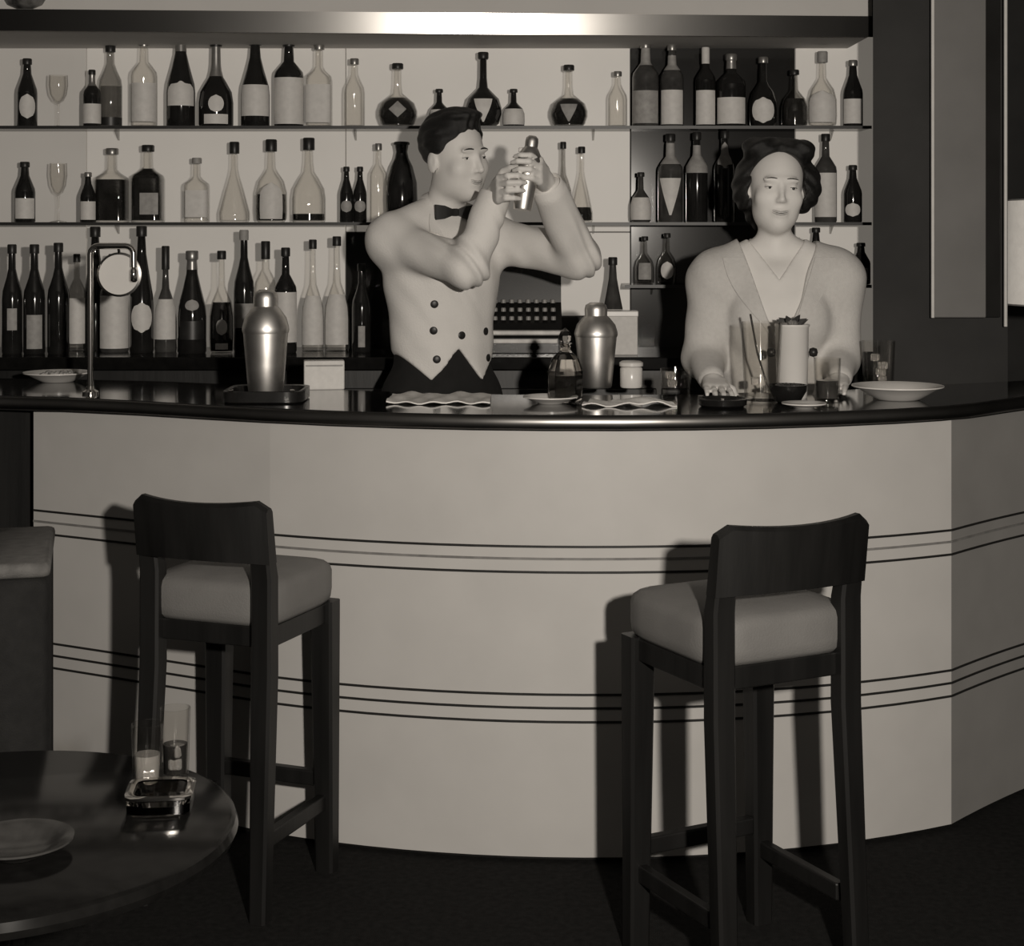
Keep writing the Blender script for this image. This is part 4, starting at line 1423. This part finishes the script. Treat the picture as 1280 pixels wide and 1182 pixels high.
def torso_prims(f, T, k, g=0.0, female=False):
    if not female:
        f.ell((0, .0, .94), (.158 + g, .112 + g, .13 + g), T, k)
        f.ell((0, -.004, 1.09), (.142 + g, .104 + g, .17 + g), T, .04)
        f.ell((0, .0, 1.26), (.162 + g, .118 + g, .17 + g), T, .05)
        sh = [(T @ Vector((sx * .150, .0, 1.375))) for sx in (-1, 1)]
        f.cone(sh[0], sh[1], .064 + g, .064 + g, .05)
        for sx in (-1, 1):
            f.cone(T @ Vector((sx * .025, .012, 1.455)), T @ Vector((sx * .13, .006, 1.395)), .040 + g, .046 + g, .04)
    else:
        f.ell((0, .01, .90), (.168 + g, .122 + g, .14 + g), T, k)
        f.ell((0, .0, 1.04), (.128 + g, .098 + g, .15 + g), T, .05)
        f.ell((0, .005, 1.19), (.140 + g, .104 + g, .14 + g), T, .05)
        for sx in (-1, 1):
            f.ell((sx * .062, -.068, 1.165), (.058 + g, .048 + g, .060 + g), T, .05)
        sh = [(T @ Vector((sx * .150, .005, 1.275))) for sx in (-1, 1)]
        f.cone(sh[0], sh[1], .054 + g, .054 + g, .05)
        for sx in (-1, 1):
            f.cone(T @ Vector((sx * .02, .012, 1.370)), T @ Vector((sx * .135, .006, 1.295)), .034 + g, .044 + g, .045)


def leg_prims(f, T, g=0.0, foot=True, top=.90, T0=None):
    Th = T
    T = T0 or T
    for sx in (-1, 1):
        f.cone(Th @ Vector((sx * .085, 0, top)), T @ Vector((sx * .095, -.012, .49)), .088 + g, .058 + g, .03)
        f.cone(T @ Vector((sx * .095, -.012, .49)), T @ Vector((sx * .10, .02, .08)), .058 + g, .040 + g, .02)
        if foot:
            f.cone(T @ Vector((sx * .10, .025, .045)), T @ Vector((sx * .115, -.16, .032)), .042, .030, .03)


# ------------------------------------------------------------------ the man with the shaker
ROOT = Vector((-0.205, 4.90, 0.10))
man = thing('person', 'person in white mess jacket and black bow tie shaking a cocktail shaker', 'person', ROOT)
T = frame((0, 0, 0), math.radians(27))
W2L = lambda p: Vector(p) - ROOT
AX = Vector((0.028, 4.560))
shR = T @ Vector((-.165, .0, 1.372))
shL = T @ Vector((.165, .0, 1.376))
elR, wrR = W2L((-0.120, 4.63, 1.405)), W2L((-0.045, 4.640, 1.606))
elL, wrL = W2L((0.195, 4.83, 1.430)), W2L((0.092, 4.645, 1.640))
Hm = frame(W2L(at(569, 200, 4.86)) , math.radians(44), math.radians(4), math.radians(-4), 1.06)

f = Field((-.42, -.46, -.02), (.52, .24, 1.80), .0055)
torso_prims(f, T, .03)
leg_prims(f, T)
f.cone(T @ Vector((0, .012, 1.40)), Hm @ Vector((0, .02, -.05)), .058, .052, .03)
for a, b, c in ((shR, elR, wrR), (shL, elL, wrL)):
    f.cone(a, b, .050, .040, .03)
    f.cone(b, c, .041, .027, .02)
head_prims(f, Hm)
hand(f, wrR, (.12, -.93, .12), (1, .12, 0), 1, (.45, 1.35, 2.1), 1.0)
hand(f, wrL, (-.20, -.90, .30), (-1, .15, 0), -1, (.45, 1.35, 2.1), 1.0)
body = f.build('body', 'skin', man)
bv = bvh_of(body)
face_bits(body, bv, Hm, man, .006)

# jacket
f = Field((-.44, -.44, .90), (.54, .26, 1.56), .0055)
torso_prims(f, T, .0, .014)
for a, b, c, rr_ in ((shR, elR, wrR, 1.0), (shL, elL, wrL, 1.08)):
    f.cone(a, b, .061 * rr_, .055 * rr_, .035)
    f.cone(b, b + (c - b) * .84, .055 * rr_, .046 * rr_, .025)
lx, ly, lz = f.local(T)
ax_ = np.abs(lx)
hem = np.where(ly < .02, np.where(ax_ < .078, 1.068 - .092 * ax_ / .078, .976 + (ax_ - .078) * 1.05), 1.055)
f.clip((hem - lz) * .7)
# faint cloth folds
f.F += .0018 * np.sin(lx * 60 + lz * 35) * np.sin(ly * 40 - lz * 22)
for (e_, s_) in ((elR, shR), (elL, shL)):                       # creases gathering at the elbows
    dd_ = np.sqrt((f.ax[0][:, None, None] - e_.x) ** 2 + (f.ax[1][None, :, None] - e_.y) ** 2 + (f.ax[2][None, None, :] - e_.z) ** 2)
    ph = (f.ax[0][:, None, None] - e_.x) * 90 + (f.ax[2][None, None, :] - e_.z) * 70 + (f.ax[1][None, :, None] - e_.y) * 40
    f.F += (.0055 * np.exp(-(dd_ / .14) ** 2) * np.sin(ph + 2 * np.sin(ph * .37))).astype(np.float32)
jk = f.build('jacket', 'jacket', man)
for (b_, c_) in ((elR, wrR), (elL, wrL)):
    q = (c_ - b_).normalized().to_track_quat('Z', 'Y').to_matrix()
    MB().lathe([(.047, -.035), (.0445, .012), (.042, .014), (.040, .012), (.043, -.035)], 28, b_ + (c_ - b_) * .93, closed=True, mat3=q).build('shirt_cuff', 'blouse', jk, smooth=50)
bj = bvh_of(jk)
tv = lambda px, py: (Vector(((px - 640) / FPX, 1.0, -(py - HOR) / FPX))).normalized()
CO = Vector((0, 0, CAMZ)) - ROOT
for (px, py) in ((543, 380), (542, 413), (546, 449), (577, 419), (607, 414), (610, 447)):
    hit = bj.ray_cast(CO, tv(px, py))
    if hit[0] is None:
        continue
    q = hit[1].to_track_quat('Z', 'Y').to_matrix()
    MB().lathe([(.0004, -.002), (.011, -.001), (.0115, .002), (.008, .004), (.0004, .0035)], 16, hit[0], mat3=q).build('button', 'darkcap', jk, smooth=50)
# lapels
fd = T.to_3x3() @ Vector((0, 1, 0))
for sx in (-1, 1):
    g = []
    for j in range(9):
        t = j / 8
        z = 1.44 - .20 * t
        x0 = .050 * (1 - t) + .004
        x1 = x0 + .060 * math.sin(math.pi * (.15 + .8 * (1 - t))) * (1 - .3 * t)
        g.append([T @ Vector((sx * (x0 + (x1 - x0) * i / 4), -.12, z + .012 * i / 4)) for i in range(5)])
    patch(bj, g, fd, .002, .0035).build('lapel', 'jacket', jk, smooth=50)
# trousers
f = Field((-.30, -.24, .05), (.30, .24, 1.12), .008)
f.ell((0, .0, .94), (.158 + .009, .112 + .009, .13 + .009), T, .0)
f.ell((0, -.004, 1.07), (.147, .109, .12), T, .04)
leg_prims(f, T, .016, foot=False)
f.build('trousers', 'trousers', man)
f = Field((-.26, -.26, -.012), (.26, .18, .12), .008)
for sx in (-1, 1):
    f.cone(T @ Vector((sx * .10, .025, .045)), T @ Vector((sx * .115, -.165, .034)), .050, .038, .02)
lx, ly, lz = f.local(T)
f.clip(.001 - lz + 0 * lx)
f.build('shoes', 'blackcloth', man)
# hair: short, brushed back
f = Field(tuple(Hm.translation - Vector((.16, .16, .16))), tuple(Hm.translation + Vector((.16, .16, .18))), .0045)
f.ell((0, .020, .052), (.080, .101, .088), Hm, .0)
f.ell((.0, -.030, .122), (.056, .050, .020), Hm, .025)
lx, ly, lz = f.local(Hm)
f.clip(((.104 - 1.32 * (ly + .082)) - lz) * .6)
f.F += .0016 * np.sin(lx * 260 + ly * 30) + .001 * np.sin(lz * 210 + ly * 60)
f.build('hair', 'hair', man)
# collar and bow tie
nb = Hm @ Vector((0, .005, -.112))
nk = T @ Vector((0, .008, 1.465))
qz = (nb - nk).normalized().to_track_quat('Z', 'Y').to_matrix()
MB().lathe([(.066, -.022), (.062, .010), (.060, .022), (.056, .022), (.058, .008), (.062, -.022)], 36, nk, closed=True, mat3=qz).build('collar', 'jacket', man, smooth=50)
bt = nk + Vector((.012, 0, 0)) + (T.to_3x3() @ Vector((.0, -.072, -.008)))
bx = T.to_3x3()
bow = MB()
for sx in (-1, 1):
    V = []
    for t, hgt, dep in ((0, .008, .006), (.25, .011, .009), (.6, .019, .010), (1, .022, .006)):
        for (dy, dz) in ((-dep, -hgt), (-dep, hgt), (dep, hgt), (dep, -hgt)):
            V.append(bt + bx @ Vector((sx * .062 * t, dy, dz)))
    bow.add(V, [(k * 4 + i, k * 4 + (i + 1) % 4, k * 4 + 4 + (i + 1) % 4, k * 4 + 4 + i) for k in range(3) for i in range(4)] + [(0, 1, 2, 3), (12, 13, 14, 15)])
bo = bow.build('bow_tie', 'blackcloth', man, smooth=40)
MB().box(bt, (.018, .022, .022), rz=math.radians(27), bev=.005).build('knot', 'blackcloth', bo)
# the shaker in his hands
sk = shaker('cocktail_shaker', 'silver cocktail shaker held up in the hands of the person in white', Vector((AX.x, AX.y, 1.560)), .033, .205)
sk.rotation_euler = (math.radians(-6), math.radians(8), 0)

# ------------------------------------------------------------------ the woman behind the glasses
ROOT = Vector((0.745, 4.78, 0.10))
lady = thing('person', 'dark-haired person in pale jacket and white blouse leaning on the bar behind glasses', 'person', ROOT)
T = frame((0, -.0, 0), math.radians(-3), math.radians(3.0))
TS = frame((0, 0, 0), math.radians(-3))
shR = T @ Vector((-.172, .0, 1.272))
shL = T @ Vector((.172, .0, 1.272))
elR, wrR = W2L((0.535, 4.70, 1.150)), W2L((0.540, 4.515, 1.099))
elL, wrL = W2L((0.915, 4.70, 1.150)), W2L((0.880, 4.53, 1.100))
Hw = frame(W2L(at(969, 240, 4.70)), math.radians(2), math.radians(0), math.radians(3), 1.05)

f = Field((-.36, -.50, -.02), (.36, .24, 1.70), .0055)
torso_prims(f, T, .03, female=True)
leg_prims(f, T, top=.88, T0=TS)
f.cone(T @ Vector((0, .014, 1.30)), Hw @ Vector((0, .018, -.05)), .047, .042, .02)
for a, b, c in ((shR, elR, wrR), (shL, elL, wrL)):
    f.cone(a, b, .045, .036, .03)
    f.cone(b, c, .036, .024, .02)
head_prims(f, Hw, True)
hand(f, wrR, (.0, -.98, -.10), (0, -.05, -1), 1, (.05, .16, .30), .90, .05)
hand(f, wrL, (-.30, -.94, -.10), (0, -.05, -1), -1, (.05, .16, .30), .90, .05)
body = f.build('body', 'skin', lady)
bv = bvh_of(body)
face_bits(body, bv, Hw, lady, .0045, .7)
# blouse
f = Field((-.26, -.26, .85), (.26, .2, 1.46), .006)
torso_prims(f, T, .0, .007, female=True)
lx, ly, lz = f.local(T)
f.clip(np.where(ly < 0.04, np.abs(lx) * -1.0 + (lz - 1.275) * .75, -1.0) * .7)
f.clip((np.abs(lx) - .15) * 1.0 + 0 * lz)
f.build('blouse', 'blouse', lady)
# jacket with padded sloping shoulders
f = Field((-.40, -.40, .72), (.40, .26, 1.46), .0055)
torso_prims(f, T, .0, .018, female=True)
for a, b, c in ((shR, elR, wrR), (shL, elL, wrL)):
    f.ell(tuple(a + Vector((0, 0, -.012))), (.072, .076, .070), None, .04)
    f.cone(a, b, .068, .058, .035)
    f.cone(b, b + (c - b) * .86, .056, .036, .025)
lx, ly, lz = f.local(T)
f.clip(np.where(ly < 0.05, -np.abs(lx) + (lz - 1.075) * .36, -1.0) * .8)
f.clip((.78 - lz) + 0 * lx)
f.F += .0022 * np.sin(lx * 45 + lz * 30) * np.sin(ly * 36 - lz * 26)
jk = f.build('jacket', 'ladyjacket', lady)
bj = bvh_of(jk)
fd = T.to_3x3() @ Vector((0, 1, 0))
for sx in (-1, 1):
    g = []
    for j in range(11):
        t = j / 10
        z = 1.335 - .25 * t
        x0 = max(.004, (z - 1.075) * .36) + .006
        wl = .062 * (math.sin(math.pi * min(1, .25 + t)) * .6 + .4 * (1 - t)) + .004
        g.append([T @ Vector((sx * (x0 + wl * i / 4), -.14, z)) for i in range(5)])
    patch(bj, g, fd, .003, .004).build('lapel', 'ladyjacket', jk, smooth=50)
for z in (1.045, .975, .905):
    hit = bj.ray_cast(T @ Vector((0.0, -.5, z)), fd)
    if hit[0] is not None:
        q = hit[1].to_track_quat('Z', 'Y').to_matrix()
        MB().lathe([(.0004, -.002), (.011, -.001), (.0115, .002), (.008, .004), (.0004, .0035)], 16, hit[0], mat3=q).build('button', 'greypaper', jk, smooth=50)
# skirt
f = Field((-.30, -.26, .30), (.30, .26, 1.00), .009)
f.ell((0, .01, .90), (.176, .130, .10), T, .0)
f.cone(T @ Vector((0, .005, .86)), T @ Vector((0, .0, .42)), .150, .19, .05)
lx, ly, lz = f.local(T)
f.clip((.40 - lz) + 0 * lx)
f.build('skirt', 'trousers', lady)
f = Field((-.26, -.26, -.012), (.26, .18, .12), .008)
for sx in (-1, 1):
    f.cone(TS @ Vector((sx * .10, .025, .045)), TS @ Vector((sx * .115, -.165, .034)), .048, .034, .02)
lx, ly, lz = f.local(TS)
f.clip(.001 - lz + 0 * lx)
f.build('shoes', 'blackcloth', lady)
# waved hair
f = Field(tuple(Hw.translation - Vector((.18, .18, .2))), tuple(Hw.translation + Vector((.18, .2, .2))), .0045)
f.ell((0, .025, .054), (.086, .100, .092), Hw, .0)
for sx in (-1, 1):
    f.ell((sx * .072, .034, .012), (.038, .060, .066), Hw, .03)
    f.ell((sx * .050, -.018, .112), (.048, .050, .032), Hw, .025)
f.ell((.086, .030, .020), (.042, .055, .060), Hw, .025)              # fuller wave on her left
f.ell((0, .080, -.040), (.070, .045, .070), Hw, .03)
lx, ly, lz = f.local(Hw)
face = ((np.abs(lx) / .074) ** 3.0 + (np.abs(lz + .030) / .130) ** 3.0) ** (1 / 3.0) - 1       # oval opening for the face
f.clip(np.where(ly < .004, -face * .06, -1.0))
f.F += .0022 * np.sin(lz * 150 + np.abs(lx) * 120 + ly * 40)
f.build('hair', 'hair', lady)
